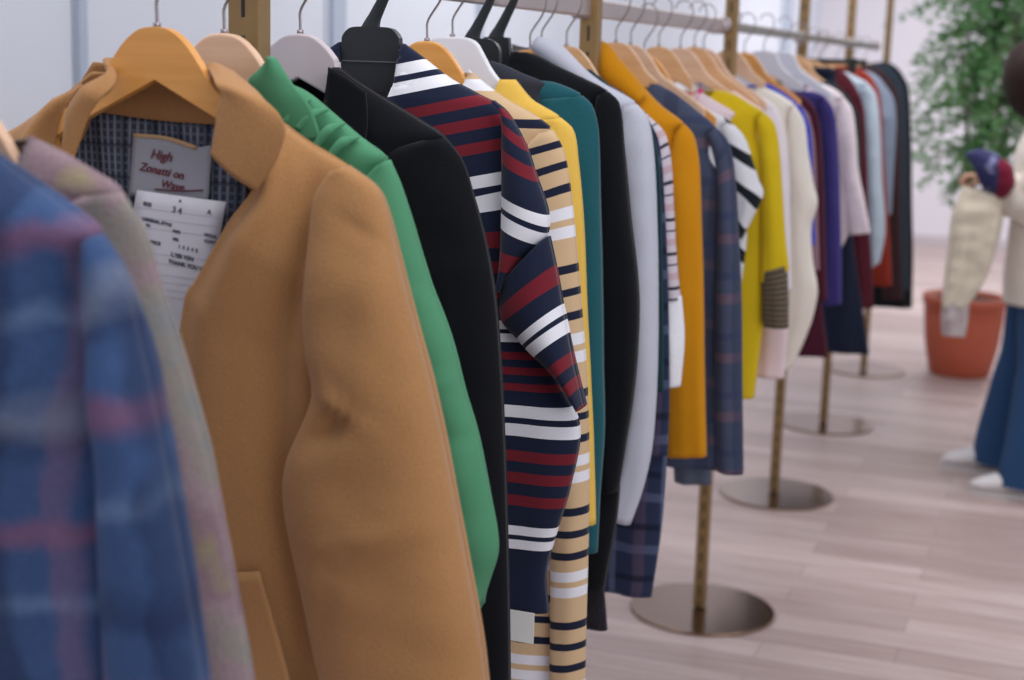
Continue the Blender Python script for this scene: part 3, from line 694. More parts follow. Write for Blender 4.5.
# --- black rib cardigan
garment('black_cardigan', 'black ribbed cardigan behind the teal sweater, lace at hem', 'cardigan', 2.34,
        [(510, 58), (528, 53), (560, 68), (590, 82), (608, 92)], [(608, 92), (619, 104), (624, 150), (630, 215), (638, 290), (637, 350), (632, 400), (625, 445), (618, 490)],
        [(598, 96), (592, 130), (592, 180), (594, 240), (594, 300), (594, 360), (596, 410), (600, 450), (603, 492)], hem=(604, 590), mat=BLACKF2, depth=0.035, neck=(0.11, 0.06), wrink=0.003)
hanger('black', 2.32, 'black plastic hanger with curved hook left of the pale grey collar', BLACK_PL, z=1.553)
garment('lace_slip', 'long black lace edged slip hanging below the black ribbed cardigan', 'slip', 2.40,
        [(560, 90), (575, 95), (590, 105)], [(590, 105), (600, 130), (604, 300), (606, 400)], hem=(607, 630), mat=fabric('black_lace', (40, 38, 44), var=0.5, grain=130, bump=0.8), depth=0.018, sleeves=False, fold=0.004)
# --- grey jacket
fG = fabric('pale_grey_sweat', (190, 192, 206), var=0.07)
t = garment('grey_sweatshirt', 'pale grey sweatshirt with loose collar behind the black cardigan', 'sweatshirt', 2.50,
        [(548, 44), (575, 62), (600, 82), (625, 96), (636, 104)], [(636, 104), (647, 118), (653, 150), (656, 220), (657, 300), (656, 380), (651, 450), (642, 490), (630, 524)],
        [(625, 106), (618, 140), (622, 180), (628, 240), (632, 300), (632, 380), (622, 450), (615, 480), (611, 515)], hem=0.86, mat=fG, depth=0.035, neck=(0.12, 0.06), wrink=0.003)
Yg = 2.50*K_
tube('rolled_collar', [(at(542, 44, Yg)[0], Yg-.03, at(542, 44, Yg)[1]), (at(560, 54, Yg)[0], Yg-.035, at(560, 54, Yg)[1]), (at(585, 75, Yg)[0], Yg-.035, at(585, 75, Yg)[1]), (at(608, 92, Yg)[0], Yg-.03, at(608, 92, Yg)[1])], [0.014, 0.020, 0.015, 0.006], fG, t, 12, 20)
hanger('wooden', 2.46, 'wooden hanger hidden in the pale grey sweatshirt collar', WOOD_GOLD, z=1.535)
# --- dark green strip, plaid shirt, striped tee with white cuffs
fDG = fabric('bottle_green_knit', (24, 52, 58), var=0.1)
garment('green_cardigan', 'bottle green knit seen as a dark strip beside pale grey sweatshirt', 'cardigan', 2.56,
        [(590, 70), (615, 90), (640, 112)], [(640, 112), (654, 138), (660, 180), (662, 260), (663, 330), (663, 392)], None, hem=1.0, mat=fDG, depth=0.02, sdepth=0.02)
hanger('wooden', 2.575, 'golden wooden hanger, mostly hidden, beside the larger tan one before the second post', WOOD_GOLD, z=1.541)
fPD = plaid('navy_flannel_plaid', (44, 52, 78), [(1, 0.10, 0.1, 0.3, (96, 104, 136), 0.5), (0, 0.09, 0.1, 0.35, (100, 80, 100), 0.4), (1, 0.10, 0.55, 0.7, (20, 26, 44), 0.7), (0, 0.09, 0.6, 0.75, (110, 120, 150), 0.4)], wob=0.01, var=0.1)
garment('plaid_shirt', 'long navy flannel plaid shirt reaching lowest near first visible floor disc', 'shirt', 2.635,
        [(600, 80), (625, 95), (645, 115)], [(645, 115), (658, 140), (664, 200), (668, 300), (669, 400), (667, 455)], None, hem=(651, 597), torso_edge=[(652, 190), (662, 330), (667, 430), (662, 520), (651, 597)], mat=fPD, depth=0.02, sdepth=0.018)
fST = stripes('pink_grey_fine_stripes', (206, 196, 206), 0.062, [(0.0, 0.10, (60, 60, 74)), (0.3, 0.5, (196, 168, 178)), (0.7, 0.76, (90, 90, 104))], var=0.05)
fWC = fabric('white_fluffy_cotton', (234, 234, 240), var=0.08, grain=120, bump=0.8)
garment('striped_tee', 'pale pink tee with fine dark stripes and white rolled cuff', 'tee', 2.70,
        [(605, 85), (625, 98), (650, 118)], [(650, 118), (664, 133), (670, 160), (673, 210), (676, 260), (680, 300)], [(644, 122), (650, 145), (655, 170), (656, 210), (656, 260), (657, 300)], hem=0.98, mat=fST, depth=0.022, sdepth=0.022,
        cuff=(fWC, [(657, 296), (656, 340), (657, 384)], [(681, 296), (684, 340), (680, 386)]))
hanger('wooden', 2.715, 'tan wooden hanger standing out just left of the second rack post', WOOD_TAN, z=1.545)
# --- mustard hoodie
fM = fabric('mustard_knit', (202, 136, 22), var=0.07, bump=0.4, sheen=0.06)
Ym = 2.915*K_
t = garment('mustard_sweater', 'mustard yellow roll neck sweater right of the second rack post', 'sweater', 2.915,
        [(612, 56), (634, 76), (649, 94), (662, 107), (684, 124)], [(684, 124), (694, 137), (699, 165), (701, 220), (703, 290), (704, 370), (706, 456)], [(676, 134), (668, 165), (667, 180), (667, 220), (667, 290), (667, 370), (668, 456)], hem=0.86, mat=fM, depth=0.035, neck=(0.1, 0.06), wrink=0.003)
tube('roll_collar', [(at(598, 46, Ym)[0], Ym-.02, at(598, 46, Ym)[1]), (at(606, 52, Ym)[0], Ym-.03, at(606, 52, Ym)[1]), (at(614, 68, Ym)[0], Ym-.035, at(614, 68, Ym)[1]), (at(630, 84, Ym)[0], Ym-.03, at(630, 84, Ym)[1]), (at(646, 100, Ym)[0], Ym-.03, at(646, 100, Ym)[1])], [0.012, 0.026, 0.028, 0.022, 0.012], fM, t, 14, 26)
hanger('wooden', 3.13, 'pale tan wooden hanger, second behind the mustard collar', WOOD_PALE, z=1.556)
# --- floral and grey-blue items under the mustard
fFL = plaid('small_floral_print', (46, 50, 66), [(0, 0.03, 0.1, 0.5, (190, 70, 80), 0.5), (1, 0.034, 0.2, 0.6, (210, 190, 180), 0.5)], wob=0.06, var=0.3)
garment('floral_dress', 'dark floral print dress glimpsed low between mustard sleeve and plaid jacket', 'dress', 3.08,
        [(640, 90), (665, 110), (690, 130)], [(690, 130), (700, 160), (706, 250), (708, 340), (711, 400), (713, 440)], None, hem=0.88, side=0.19, mat=fFL, depth=0.022, sdepth=0.02)
fGB = fabric('slate_jersey', (92, 100, 118), var=0.08)
garment('slate_shirt', 'slate grey shirt whose sleeve end shows below the mustard sleeve', 'shirt', 3.13,
        [(648, 95), (670, 110), (692, 128)], [(692, 128), (702, 160), (706, 280), (709, 380), (711, 484)], None, hem=0.92, mat=fGB, depth=0.022, sdepth=0.022)
# --- dark plaid jacket
fDP = plaid('dusky_blue_plaid', (70, 78, 102), [(1, 0.12, 0.1, 0.3, (118, 92, 106), 0.55), (0, 0.10, 0.1, 0.4, (50, 54, 76), 0.5), (1, 0.12, 0.5, 0.65, (52, 62, 92), 0.6)], wob=0.01, var=0.12)
garment('plaid_jacket', 'dusky navy and mauve plaid jacket right of mustard sweater', 'jacket', 3.02,
        [(657, 84), (675, 94), (698, 112), (716, 128)], [(716, 128), (728, 142), (734, 170), (738, 230), (741, 300), (742, 390), (743, 474)], [(708, 134), (715, 160), (718, 180), (718, 230), (716, 300), (715, 390), (716, 470)], hem=(724, 470), mat=fDP, depth=0.03, sdepth=0.026)
hanger('wooden', 3.24, 'golden wooden hanger in the middle of the wooden row, by the dusky plaid jacket', WOOD_GOLD, z=1.535)
hanger('wooden', 3.00, 'tan wooden hanger directly behind the mustard roll collar', WOOD_TAN, z=1.558)
# --- black/white diagonal stripes
fBW = stripes('bold_black_white_stripes', (222, 222, 228), 0.085, [(0.1, 0.45, (28, 34, 40))], var=0.04)
garment('striped_blouse', 'short sleeved blouse with bold black and white diagonal stripes', 'blouse', 3.36,
        [(690, 100), (712, 112), (730, 122)], [(730, 122), (743, 136), (752, 160), (758, 180), (763, 194), (752, 218), (742, 238)], [(722, 128), (726, 150), (728, 170), (730, 190), (730, 205), (732, 222), (734, 236)], hem=1.00, mat=fBW, depth=0.028, sdepth=0.03, slope=-1.0, sslope=-1.3)
hanger('wooden', 3.40, 'tan wooden hanger with broad face above the pink collar', WOOD_TAN, z=1.556)
garment('pink_blouse', 'pale pink blouse with magenta neckline glimpsed behind bold striped blouse', 'blouse', 3.42,
        [(700, 92), (716, 102), (735, 114)], [(735, 114), (745, 128), (750, 160), (752, 200)], hem=0.96, mat=fabric('pale_pink_silk', (226, 206, 212), var=0.04), depth=0.02, sleeves=False, band=fabric('magenta_trim', (214, 60, 130)))
hanger('wooden', 3.56, 'pale wooden hanger right behind the broad tan hanger', WOOD_PALE, z=1.556)
# --- lime yellow
fL = fabric('lime_yellow_wool', (212, 182, 32), var=0.06)
fH = stripes('brown_fine_check', (112, 100, 84), 0.012, [(0, 0.4, (70, 60, 50))], var=0.1)
t = garment('yellow_sweater', 'lemon yellow wool sweater right of the bold striped blouse', 'sweater', 3.50,
        [(722, 91), (735, 95), (750, 104), (764, 113)], [(764, 113), (774, 124), (779, 150), (782, 190), (785, 235), (789, 270)], [(757, 118), (759, 140), (761, 160), (761, 195), (761, 235), (761, 283)], hem=(754, 398), mat=fL, depth=0.04, neck=(0.1, 0.05),
        cuff=(fH, [(762, 272), (763, 300), (764, 326)], [(787, 265), (788, 300), (788, 328)]))
garment('blush_cardigan', 'blush pink cardigan whose sleeve shows under the brown check cuff', 'cardigan', 3.60,
        [(735, 92), (750, 102), (764, 112)], [(764, 112), (774, 130), (781, 200), (786, 280), (787, 330), (784, 378)], None, hem=0.86, side=0.14, mat=fabric('blush_pink_knit', (232, 208, 212), var=0.05), depth=0.02, sdepth=0.022)
hanger('wooden', 3.70, 'tan wooden hanger above the lemon yellow sweater', WOOD_TAN, z=1.561)
hanger('wooden', 3.80, 'pale wooden hanger after the lemon yellow sweater', WOOD_PALE, z=1.558)
# --- white blouse with dark dotted edge, cream coat
fWH = fabric('white_blouse_cotton', (228, 222, 228), var=0.05)
garment('white_blouse', 'white blouse with dark dotted piping between yellow sweater and cream coat', 'blouse', 3.84,
        [(748, 92), (762, 98), (776, 108)], [(776, 108), (783, 125), (788, 160), (790, 220), (791, 290)], None, hem=0.95, mat=fWH, depth=0.024, sdepth=0.022, band=fabric('dark_piping', (60, 60, 64)))
fCR = fabric('cream_wool', (230, 222, 210), var=0.05)
garment('cream_coat', 'long cream wool coat in the middle of the far row', 'coat', 4.10,
        [(765, 88), (780, 95), (795, 106)], [(795, 106), (804, 122), (808, 155), (813, 185), (817, 203), (811, 225), (812, 260), (817, 290), (812, 318), (802, 345), (792, 366)],
        [(789, 112), (788, 135), (789, 160), (790, 185), (791, 205), (790, 225), (788, 260), (787, 290), (783, 318), (778, 348), (774, 372)], hem=0.78, side=0.17, mat=fCR, depth=0.05, sdepth=0.045)
hanger('wooden', 4.07, 'pale wooden hanger above the cream coat', WOOD_PALE, z=1.560)
garment('blue_shirt', 'royal blue shirt showing as a thin line on the cream coat shoulder', 'shirt', 4.16,
        [(768, 84), (785, 94), (803, 110)], [(803, 110), (810, 130), (813, 200), (815, 245)], None, hem=1.02, mat=fabric('royal_blue_jersey', (34, 66, 186), var=0.05), depth=0.02, sdepth=0.022)
hanger('wooden', 4.30, 'golden wooden hanger, last before the white hangers', WOOD_GOLD, z=1.555)
garment('mauve_jacket', 'dusty mauve jacket strip behind the cream coat', 'jacket', 4.25,
        [(785, 95), (798, 104), (809, 116)], [(809, 116), (814, 140), (817, 200), (819, 270)], None, hem=0.90, mat=fabric('dusty_mauve', (150, 116, 128), var=0.08), depth=0.022, sdepth=0.02)
fMA = fabric('maroon_knit', (72, 28, 44), var=0.1)
garment('maroon_dress', 'maroon knit dress left of the purple sweater', 'dress', 4.40,
        [(795, 92), (808, 100), (816, 112)], [(816, 112), (820, 130), (824, 200), (826, 270), (827, 300)], None, hem=(828, 357), mat=fMA, depth=0.035, sdepth=0.025)
fPU = fabric('purple_wool', (62, 54, 116), var=0.08)
garment('purple_sweater', 'purple sweater with long sleeve near the end of the row', 'sweater', 4.58,
        [(803, 92), (815, 92), (826, 98)], [(826, 98), (834, 112), (838, 150), (840, 200), (841, 250), (841, 304)], [(820, 104), (820, 130), (822, 160), (823, 200), (824, 250), (824, 305)], hem=0.92, mat=fPU, depth=0.035, sdepth=0.035)
hanger('white', 4.62, 'white hanger, nearer of the pair left of the slim tan one', WHITE_PL, z=1.563)
hanger('white', 4.88, 'white hanger, farther of the pair above the pink cream coat', WHITE_PL, z=1.566)
fPC = fabric('pink_cream_boucle', (218, 204, 210), var=0.14, grain=90, bump=0.9)
garment('boucle_coat', 'pinkish cream boucle coat with ragged sleeve edge', 'coat', 5.0,
        [(822, 84), (834, 89), (844, 98)], [(844, 98), (852, 110), (856, 140), (858, 170), (864, 200), (870, 233)], [(838, 104), (838, 125), (840, 150), (842, 175), (846, 205), (850, 234)], hem=0.80, side=0.15, mat=fPC, depth=0.045, sdepth=0.04)
hanger('wooden', 5.15, 'slim tan wooden hanger on the far side of the white hangers', WOOD_TAN, z=1.556)
garment('dark_green_jacket', 'blackish green jacket behind the pinkish cream boucle coat', 'jacket', 5.15,
        [(830, 82), (842, 90), (852, 102)], [(852, 102), (858, 115), (860, 140), (861, 230)], None, hem=0.85, mat=fabric('blackish_green', (28, 42, 44), var=0.08), depth=0.03, sdepth=0.025)
fNA = fabric('navy_skirt_wool', (28, 34, 52), var=0.08)
def skirt():
    Y = 5.25*K_; t = thing('navy_skirt', 'dark navy skirt hanging low beneath the purple sleeve', 'skirt', (0, Y, 1.3))
    R = [(0.11, 1.48), (0.17, 1.30), (0.20, 1.0), (at(869, 354, Y)[0], at(869, 354, Y)[1])]
    L = [(-0.11, 1.48), (-0.17, 1.30), (-0.20, 1.0), (-0.20, R[-1][1])]
    ribbon_tube('skirt_panel', L, R, keysof(R), [0.02, 0.03, 0.05], Y, fNA, t, 50, 40, 0.008, 30, 1.0)
    R = [(0.10, 1.50), (0.115, 1.485), (0.11, 1.47)]; ribbon_tube('waistband', mir(R), R, keysof(R), [0.022, 0.024, 0.022], Y, fNA, t, 8, 40, 0, 30, 1.0)
skirt()
garment('maroon_coat', 'dark maroon coat beneath the black bar hanger', 'coat', 5.45,
        [(838, 68), (848, 76), (858, 92)], [(858, 92), (864, 110), (867, 160), (869, 220), (872, 270), (873, 308)], None, hem=0.84, mat=fabric('deep_maroon_wool', (78, 26, 38), var=0.08), depth=0.045, sdepth=0.035, neck=(0.12, 0.09))
def bar_hanger():
    t = thing('trouser_hanger', 'straight black bar hanger near the far end of the rail', 'hanger', (0, 5.50, 1.53))
    bm = bmesh.new(); box(bm, -0.17, 0.17, 5.493, 5.507, 1.513, 1.531); bm_obj('bar', bm, BLACK_PL, t, mods=[('BEVEL', dict(width=0.004, segments=2))])
    tube('hook', [(a, 5.50+b, 1.526+c*0.93) for a, b, c in WIRE], 0.0022, STEEL, t, 8, 30)
    for x in (-0.12, 0.12):
        bm = bmesh.new(); box(bm, x-0.014, x+0.014, 5.486, 5.514, 1.483, 1.536); bm_obj('clip', bm, BLACK_PL, t, mods=[('BEVEL', dict(width=0.003, segments=2))])
bar_hanger()
garment('pale_blue_shirt', 'pale blue grey shirt in front of the grey jacket, far end', 'shirt', 5.70,
        [(846, 72), (858, 78), (868, 84)], [(868, 84), (876, 96), (880, 130), (882, 180), (885, 230), (880, 262)], [(861, 90), (864, 110), (866, 140), (868, 185), (870, 235), (872, 268)], hem=0.90, mat=fabric('pale_blue_grey', (176, 190, 204), var=0.05), depth=0.035, sdepth=0.035)
garment('rust_cardigan', 'rust red cardigan whose hem shows under the pale blue grey shirt', 'cardigan', 5.85,
        [(852, 66), (862, 70), (872, 78)], [(872, 78), (880, 95), (884, 160), (889, 230), (892, 286)], None, hem=0.95, mat=fabric('rust_red_knit', (136, 46, 34), var=0.08), depth=0.03, sdepth=0.03, band=fabric('rust_red_knit', (136, 46, 34)))
garment('grey_jacket', 'blue grey jacket with rounded shoulder near the end of the rail', 'jacket', 6.05,
        [(862, 70), (874, 74), (884, 84)], [(884, 84), (893, 98), (896, 120), (895, 145), (893, 180), (891, 215)], None, hem=1.0, mat=fabric('blue_grey_wool', (126, 138, 158), var=0.05), depth=0.05, sdepth=0.045)
garment('brown_coat', 'dark brown coat strip near the end of the rail', 'coat', 6.30,
        [(868, 66), (880, 70), (890, 80)], [(890, 80), (898, 95), (900, 140), (901, 220), (903, 300)], None, hem=0.72, mat=fabric('dark_brown_wool', (56, 36, 38), var=0.08), depth=0.05, sdepth=0.045)
garment('slate_coat', 'dark slate coat, second from the far end of the rail', 'coat', 6.57,
        [(874, 64), (888, 66), (897, 74)], [(897, 74), (904, 88), (907, 140), (908, 220), (909, 290)], None, hem=0.80, mat=fabric('dark_slate_wool', (44, 54, 66), var=0.08), depth=0.05, sdepth=0.045)
garment('black_coat', 'black long coat hanging last at the far end of the rail', 'coat', 6.86,
        [(878, 62), (892, 64), (901, 72)], [(901, 72), (908, 86), (911, 130), (912, 200), (913, 260), (912, 306)], None, hem=(912, 308), mat=fabric('far_black_wool', (28, 30, 34), var=0.08), depth=0.06, sdepth=0.05)
garment('olive_skirt', 'olive fringed skirt hem showing under the last black coat', 'skirt', 6.72,
        [(880, 72), (890, 76), (896, 84)], [(896, 84), (902, 100), (904, 200), (905, 300)], hem=0.655, side=0.20, mat=fabric('olive_tweed', (98, 92, 70), var=0.2), depth=0.04, sleeves=False)
for y_, l_ in ((5.45, 'wire hooked tan hanger inside the deep maroon coat'), (5.70, 'tan hanger inside the pale blue grey shirt'), (6.05, 'tan hanger inside the blue grey jacket'), (6.50, 'tan hanger inside the dark slate coat'), (6.80, 'tan hanger inside the last black coat')):
    hanger('wooden', y_, l_, WOOD_TAN, z=1.545)

# ------------------------------------------------------------------ potted tree
def plant():
    rnd = random.Random(4)
    cx, cy = 0.445, 7.75
    t = thing('potted_tree', 'leafy green indoor tree in terracotta pot beyond the rack', 'potted plant', (cx, cy, 0))
    prof = [(0.0, 0.0), (0.135, 0.0), (0.150, 0.015), (0.178, 0.15), (0.192, 0.28), (0.198, 0.36), (0.206, 0.365), (0.208, 0.40), (0.190, 0.402), (0.184, 0.37), (0.0, 0.365)]
    n = 48; vs = []; fs = []
    for r, z in prof:
        for k in range(n): vs.append((cx+r*math.cos(2*PI*k/n), cy+r*math.sin(2*PI*k/n), z))
    for i in range(len(prof)-1):
        for k in range(n): fs.append((i*n+k, i*n+(k+1) % n, (i+1)*n+(k+1) % n, (i+1)*n+k))
    obj('pot', vs, fs, plain('terracotta', (176, 84, 58), 0.6, var=0.06), t)
    bm = bmesh.new(); cyl(bm, cx, cy, 0.366, 0.376, 0.18, 32); bm_obj('soil', bm, plain('dark_soil', (70, 56, 48), 0.95, bumpy=0.6), t)
    bark = plain('thin_bark', (112, 96, 80), 0.85, var=0.2)
    crown = []
    for i in range(4):
        a = i*1.6+0.4; top = (cx+0.10*math.cos(a)+0.03, cy+0.10*math.sin(a), 1.25)
        tube('stem', [(cx+0.03*math.cos(a), cy+0.03*math.sin(a), 0.37), (cx+0.05*math.cos(a+0.6), cy+0.05*math.sin(a), 0.75), top, (cx+0.2*math.cos(a+.3), cy+0.2*math.sin(a), 1.75)], [0.012, 0.010, 0.006], bark, t, 8, 20)
    # twigs start on a central axis and droop outward, leaves all along them
    lv = []; lf = []; tv = []; tf = []
    for i in range(350):
        z0 = rnd.uniform(0.98, 2.05); a = rnd.uniform(0, 2*PI)
        if z0 < 1.2 and rnd.random() < 0.45: continue
        ln = rnd.uniform(0.18, 0.50)*(0.75 if z0 < 1.15 else 1.0)*(0.7 if z0 > 1.9 else 1)
        p = Vector((cx+0.06+rnd.gauss(0, 0.05), cy+rnd.gauss(0, 0.05), z0)); d = Vector((math.cos(a), math.sin(a), rnd.uniform(0.0, 0.7))).normalized()
        pts = [p.copy()]
        for s in range(9):
            p = p+d*ln/8; d = (d+Vector((rnd.gauss(0, .12), rnd.gauss(0, .12), -0.15))).normalized(); pts.append(p.copy())
            for q in range(3):
                la = rnd.uniform(0, 2*PI); ld = (d*0.6+Vector((math.cos(la), math.sin(la), rnd.uniform(-0.7, 0.3)))).normalized()
                sz = rnd.uniform(0.030, 0.052); sd = ld.cross(Vector((rnd.gauss(0, .3), rnd.gauss(0, .3), 1))).normalized()*sz*0.24; nn = ld.cross(sd).normalized()*sz*0.08
                b = len(lv); q0 = p+Vector((rnd.gauss(0, .006), rnd.gauss(0, .006), rnd.gauss(0, .006)))
                lv += [q0, q0+ld*sz*.35+sd+nn, q0+ld*sz*.35-sd+nn, q0+ld*sz*.7+sd*.8+nn, q0+ld*sz*.7-sd*.8+nn, q0+ld*sz-nn*1.5, q0+ld*sz*.5-nn]
                lf += [(b, b+2, b+6), (b, b+6, b+1), (b+2, b+4, b+6), (b+1, b+6, b+3), (b+4, b+5, b+6), (b+3, b+6, b+5)]
        for s in range(len(pts)-1):
            b = len(tv); A, B = pts[s], pts[s+1]; w = 0.0016
            for pp in (A, B): tv += [pp+Vector((w, 0, 0)), pp+Vector((-w*.5, w*.87, 0)), pp+Vector((-w*.5, -w*.87, 0))]
            tf += [(b, b+1, b+4, b+3), (b+1, b+2, b+5, b+4), (b+2, b, b+3, b+5)]
    m, nt, bs = newmat('fig_leaf'); r = N(nt, 'ShaderNodeValToRGB'); nt.links.new(noise_(nt, 9, 2), r.inputs[0])
    r.color_ramp.elements[0].position = 0.35; r.color_ramp.elements[0].color = srgb(78, 130, 76); r.color_ramp.elements[1].position = 0.65; r.color_ramp.elements[1].color = srgb(132, 182, 122)
    nt.links.new(r.outputs[0], bs.inputs['Base Color']); bs.inputs['Roughness'].default_value = 0.35
    tr = N(nt, 'ShaderNodeBsdfTranslucent'); tr.inputs[0].default_value = srgb(120, 176, 90); mx = N(nt, 'ShaderNodeMixShader'); mx.inputs[0].default_value = 0.25
    nt.links.new(bs.outputs[0], mx.inputs[1]); nt.links.new(tr.outputs[0], mx.inputs[2]); nt.links.new(mx.outputs[0], nt.nodes['Material Output'].inputs[0])
    fo = obj('foliage', lv, lf, m, t, smooth=False); fo['kind'] = 'stuff'
    obj('twigs', tv, tf, bark, t)['kind'] = 'stuff'
plant()

# ------------------------------------------------------------------ person
def loft(name, pts, radii, mat, parent, n=28, res=40, fold=0.0, fk=9, seed=0.0, caps=True, uvs=False):
    "tube along pts with radii (rx, ry) measured across and along world Y"
    P = smoothpts(pts, res); R = np.array(radii, float)
    ks = keysof(pts) if len(pts) > 1 else [0, 1]
    verts = []; faces = []
    for i in range(res):
        d = Vector(P[min(i+1, res-1)]-P[max(i-1, 0)]).normalized(); a = d.cross(Vector((0, 1, 0)))
        if a.length < 0.05: a = Vector((0, 0, 1))
        a.normalize(); b = a.cross(d).normalized(); t = i/(res-1)
        rx = np.interp(t, ks, R[:, 0]); ry = np.interp(t, ks, R[:, 1])
        for k in range(n):
            g = 2*PI*k/n; f = 1+fold*(math.sin(g*fk+seed+3*t)+0.7*nz(math.cos(g)*2, t*7, seed+math.sin(g)*2)*2)
            verts.append(Vector(P[i])+a*math.cos(g)*rx*f+b*math.sin(g)*ry*f)
    for i in range(res-1):
        for k in range(n): faces.append((i*n+k, i*n+(k+1) % n, (i+1)*n+(k+1) % n, (i+1)*n+k))
    if caps: faces.append(tuple(range(n))[::-1]); faces.append(tuple((res-1)*n+k for k in range(n)))
    return obj(name, verts, faces, mat, parent)
def skin(name, nodes, edges, mat, parent, sub=2):
    off = parent_world(parent); me = bpy.data.meshes.new(name)
    me.from_pydata([Vector(p)-off for p, r in nodes], edges, []); o = bpy.data.objects.new(name, me); COL.objects.link(o); o.parent = parent
    o.modifiers.new('skin', 'SKIN')
    if not me.skin_vertices: bpy.context.view_layer.objects.active = o
    for i, (p, r) in enumerate(nodes):
        sv = me.skin_vertices[0].data[i]; sv.radius = (r, r) if not isinstance(r, tuple) else r; sv.use_root = (i == 0); sv.use_loose = False
    s = o.modifiers.new('subsurf', 'SUBSURF'); s.levels = sub; s.render_levels = sub
    o.modifiers['skin'].use_smooth_shade = True; me.materials.append(mat)
    return o
def person():
    X, Y = 0.85, 5.70
    t = thing('person', 'person in cream jacket, wide blue jeans and white sneakers holding clothes', 'person', (X, Y, 0))
    SK = plain('warm_skin', (206, 158, 132), 0.55)
    # nodes: metres
    hn = (0.545, 5.60, 1.135)
    nodes = [((X, Y, 0.86), 0.12), ((X, Y, 1.02), 0.11), ((X, Y, 1.20), 0.125), ((X-0.01, Y, 1.32), 0.09), ((X-0.04, Y, 1.38), 0.048), ((X-0.085, Y, 1.44), 0.052), ((X-0.11, Y, 1.51), (0.078, 0.088)), ((X-0.11, Y, 1.58), 0.062),
             ((X, Y-0.17, 1.29), 0.05), ((X-0.04, Y-0.20, 1.08), 0.04), ((0.63, 5.60, 1.12), 0.028), ((0.585, 5.60, 1.13), 0.030),
             ((X, Y+0.17, 1.29), 0.05), ((X-0.02, Y+0.20, 1.06), 0.04), ((X-0.14, Y+0.16, 1.00), 0.028), ((X-0.20, Y+0.14, 1.0), 0.030),
             ((X, Y-0.09, 0.80), 0.085), ((X-0.01, Y-0.12, 0.47), 0.055), ((X+0.02, Y-0.16, 0.10), 0.038),
             ((X-0.02, Y+0.09, 0.80), 0.085), ((X-0.07, Y+0.11, 0.47), 0.055), ((X-0.10, Y+0.12, 0.10), 0.038)]
    edges = [(0, 1), (1, 2), (2, 3), (3, 4), (4, 5), (5, 6), (6, 7), (3, 8), (8, 9), (9, 10), (10, 11), (3, 12), (12, 13), (13, 14), (14, 15), (0, 16), (16, 17), (17, 18), (0, 19), (19, 20), (20, 21)]
    # fingers curled round the scarf: four fingers and a thumb on each hand
    for base, hx, hy, hz in ((11, 0.585, 5.60, 1.13), (15, X-0.20, Y+0.14, 1.0)):
        for k, (dy, ln) in enumerate(((-0.030, 0.9), (-0.010, 1.0), (0.010, 0.95), (0.030, 0.75))):
            b = len(nodes)
            nodes += [((hx-0.028, hy+dy*0.8, hz+0.004), 0.010), ((hx-0.028-0.026*ln, hy+dy, hz+0.006), 0.0085), ((hx-0.028-0.040*ln, hy+dy, hz-0.014), 0.0078), ((hx-0.028-0.036*ln, hy+dy, hz-0.032), 0.007)]
            edges += [(base, b), (b, b+1), (b+1, b+2), (b+2, b+3)]
        b = len(nodes); nodes += [((hx-0.004, hy-0.034, hz-0.012), 0.0105), ((hx-0.026, hy-0.044, hz-0.026), 0.009), ((hx-0.042, hy-0.038, hz-0.034), 0.0075)]
        edges += [(base, b), (b, b+1), (b+1, b+2)]
    skin('body', nodes, edges, SK, t)
    # face: turned away from us, towards the plant and rack
    hd = Vector((X-0.115, Y, 1.50))
    HAIR = fabric('dark_brown_hair', (44, 30, 28), var=0.25, grain=120, bump=0.6, rough=0.5)
    vs = []; fs = []; nu, nv = 36, 24
    for j in range(nv+1):
        ph = PI*j/nv
        for k in range(nu):
            th = 2*PI*k/nu; dx, dy, dz = math.sin(ph)*math.cos(th), math.sin(ph)*math.sin(th), math.cos(ph)
            # opening for the face towards (-0.75, +0.66)
            fdir = dx*(-0.62)+dy*0.78
            r = 0.112 if not (fdir > 0.62 and dz < 0.45) else 0.074
            r *= 1+0.02*math.sin(th*18+3*dz)
            low = 1.0 if dz > -0.4 else 1.25
            vs.append((hd.x+dx*r*1.03, hd.y+dy*r*1.05, hd.z+dz*r*1.15*low))
    for j in range(nv):
        for k in range(nu): fs.append((j*nu+k, j*nu+(k+1) % nu, (j+1)*nu+(k+1) % nu, (j+1)*nu+k))
    obj('hair', vs, fs, HAIR, t)
    loft('hair_tail', [(hd.x+0.03, hd.y-0.06, hd.z-0.06), (hd.x+0.035, hd.y-0.09, hd.z-0.15), (hd.x+0.03, hd.y-0.10, hd.z-0.26)], [(0.05, 0.04), (0.045, 0.035), (0.015, 0.015)], HAIR, t, 16, 20, 0.05, 8)
    fd = Vector((-0.62, 0.78, 0)); sd = Vector((0.78, 0.62, 0))
    bm = bmesh.new()
    for sgn in (-1, 1): bmesh.ops.create_uvsphere(bm, u_segments=12, v_segments=8, radius=0.011, matrix=Matrix.Translation(hd+fd*0.083+sd*0.031*sgn+Vector((0, 0, 0.0))))
    bm_obj('eyes', bm, plain('eye_dark', (40, 30, 28), 0.2), t, True)
    bm = bmesh.new(); bmesh.ops.create_cone(bm, segments=12, radius1=0.014, radius2=0.006, depth=0.04, cap_ends=True, matrix=Matrix.Translation(hd+fd*0.092+Vector((0, 0, -0.022)))); bm_obj('nose', bm, SK, t, True)
    bm = bmesh.new(); bmesh.ops.create_uvsphere(bm, u_segments=12, v_segments=8, radius=0.018, matrix=Matrix.Translation(hd+fd*0.078+Vector((0, 0, -0.058))) @ Matrix.Diagonal((1.0, 1.0, 0.3, 1))); bm_obj('mouth', bm, plain('lips', (170, 96, 92), 0.5), t, True)
    # clothes
    JK = fabric('cream_fleece', (226, 218, 206), var=0.12, grain=90, bump=0.9, sheen=0.4)
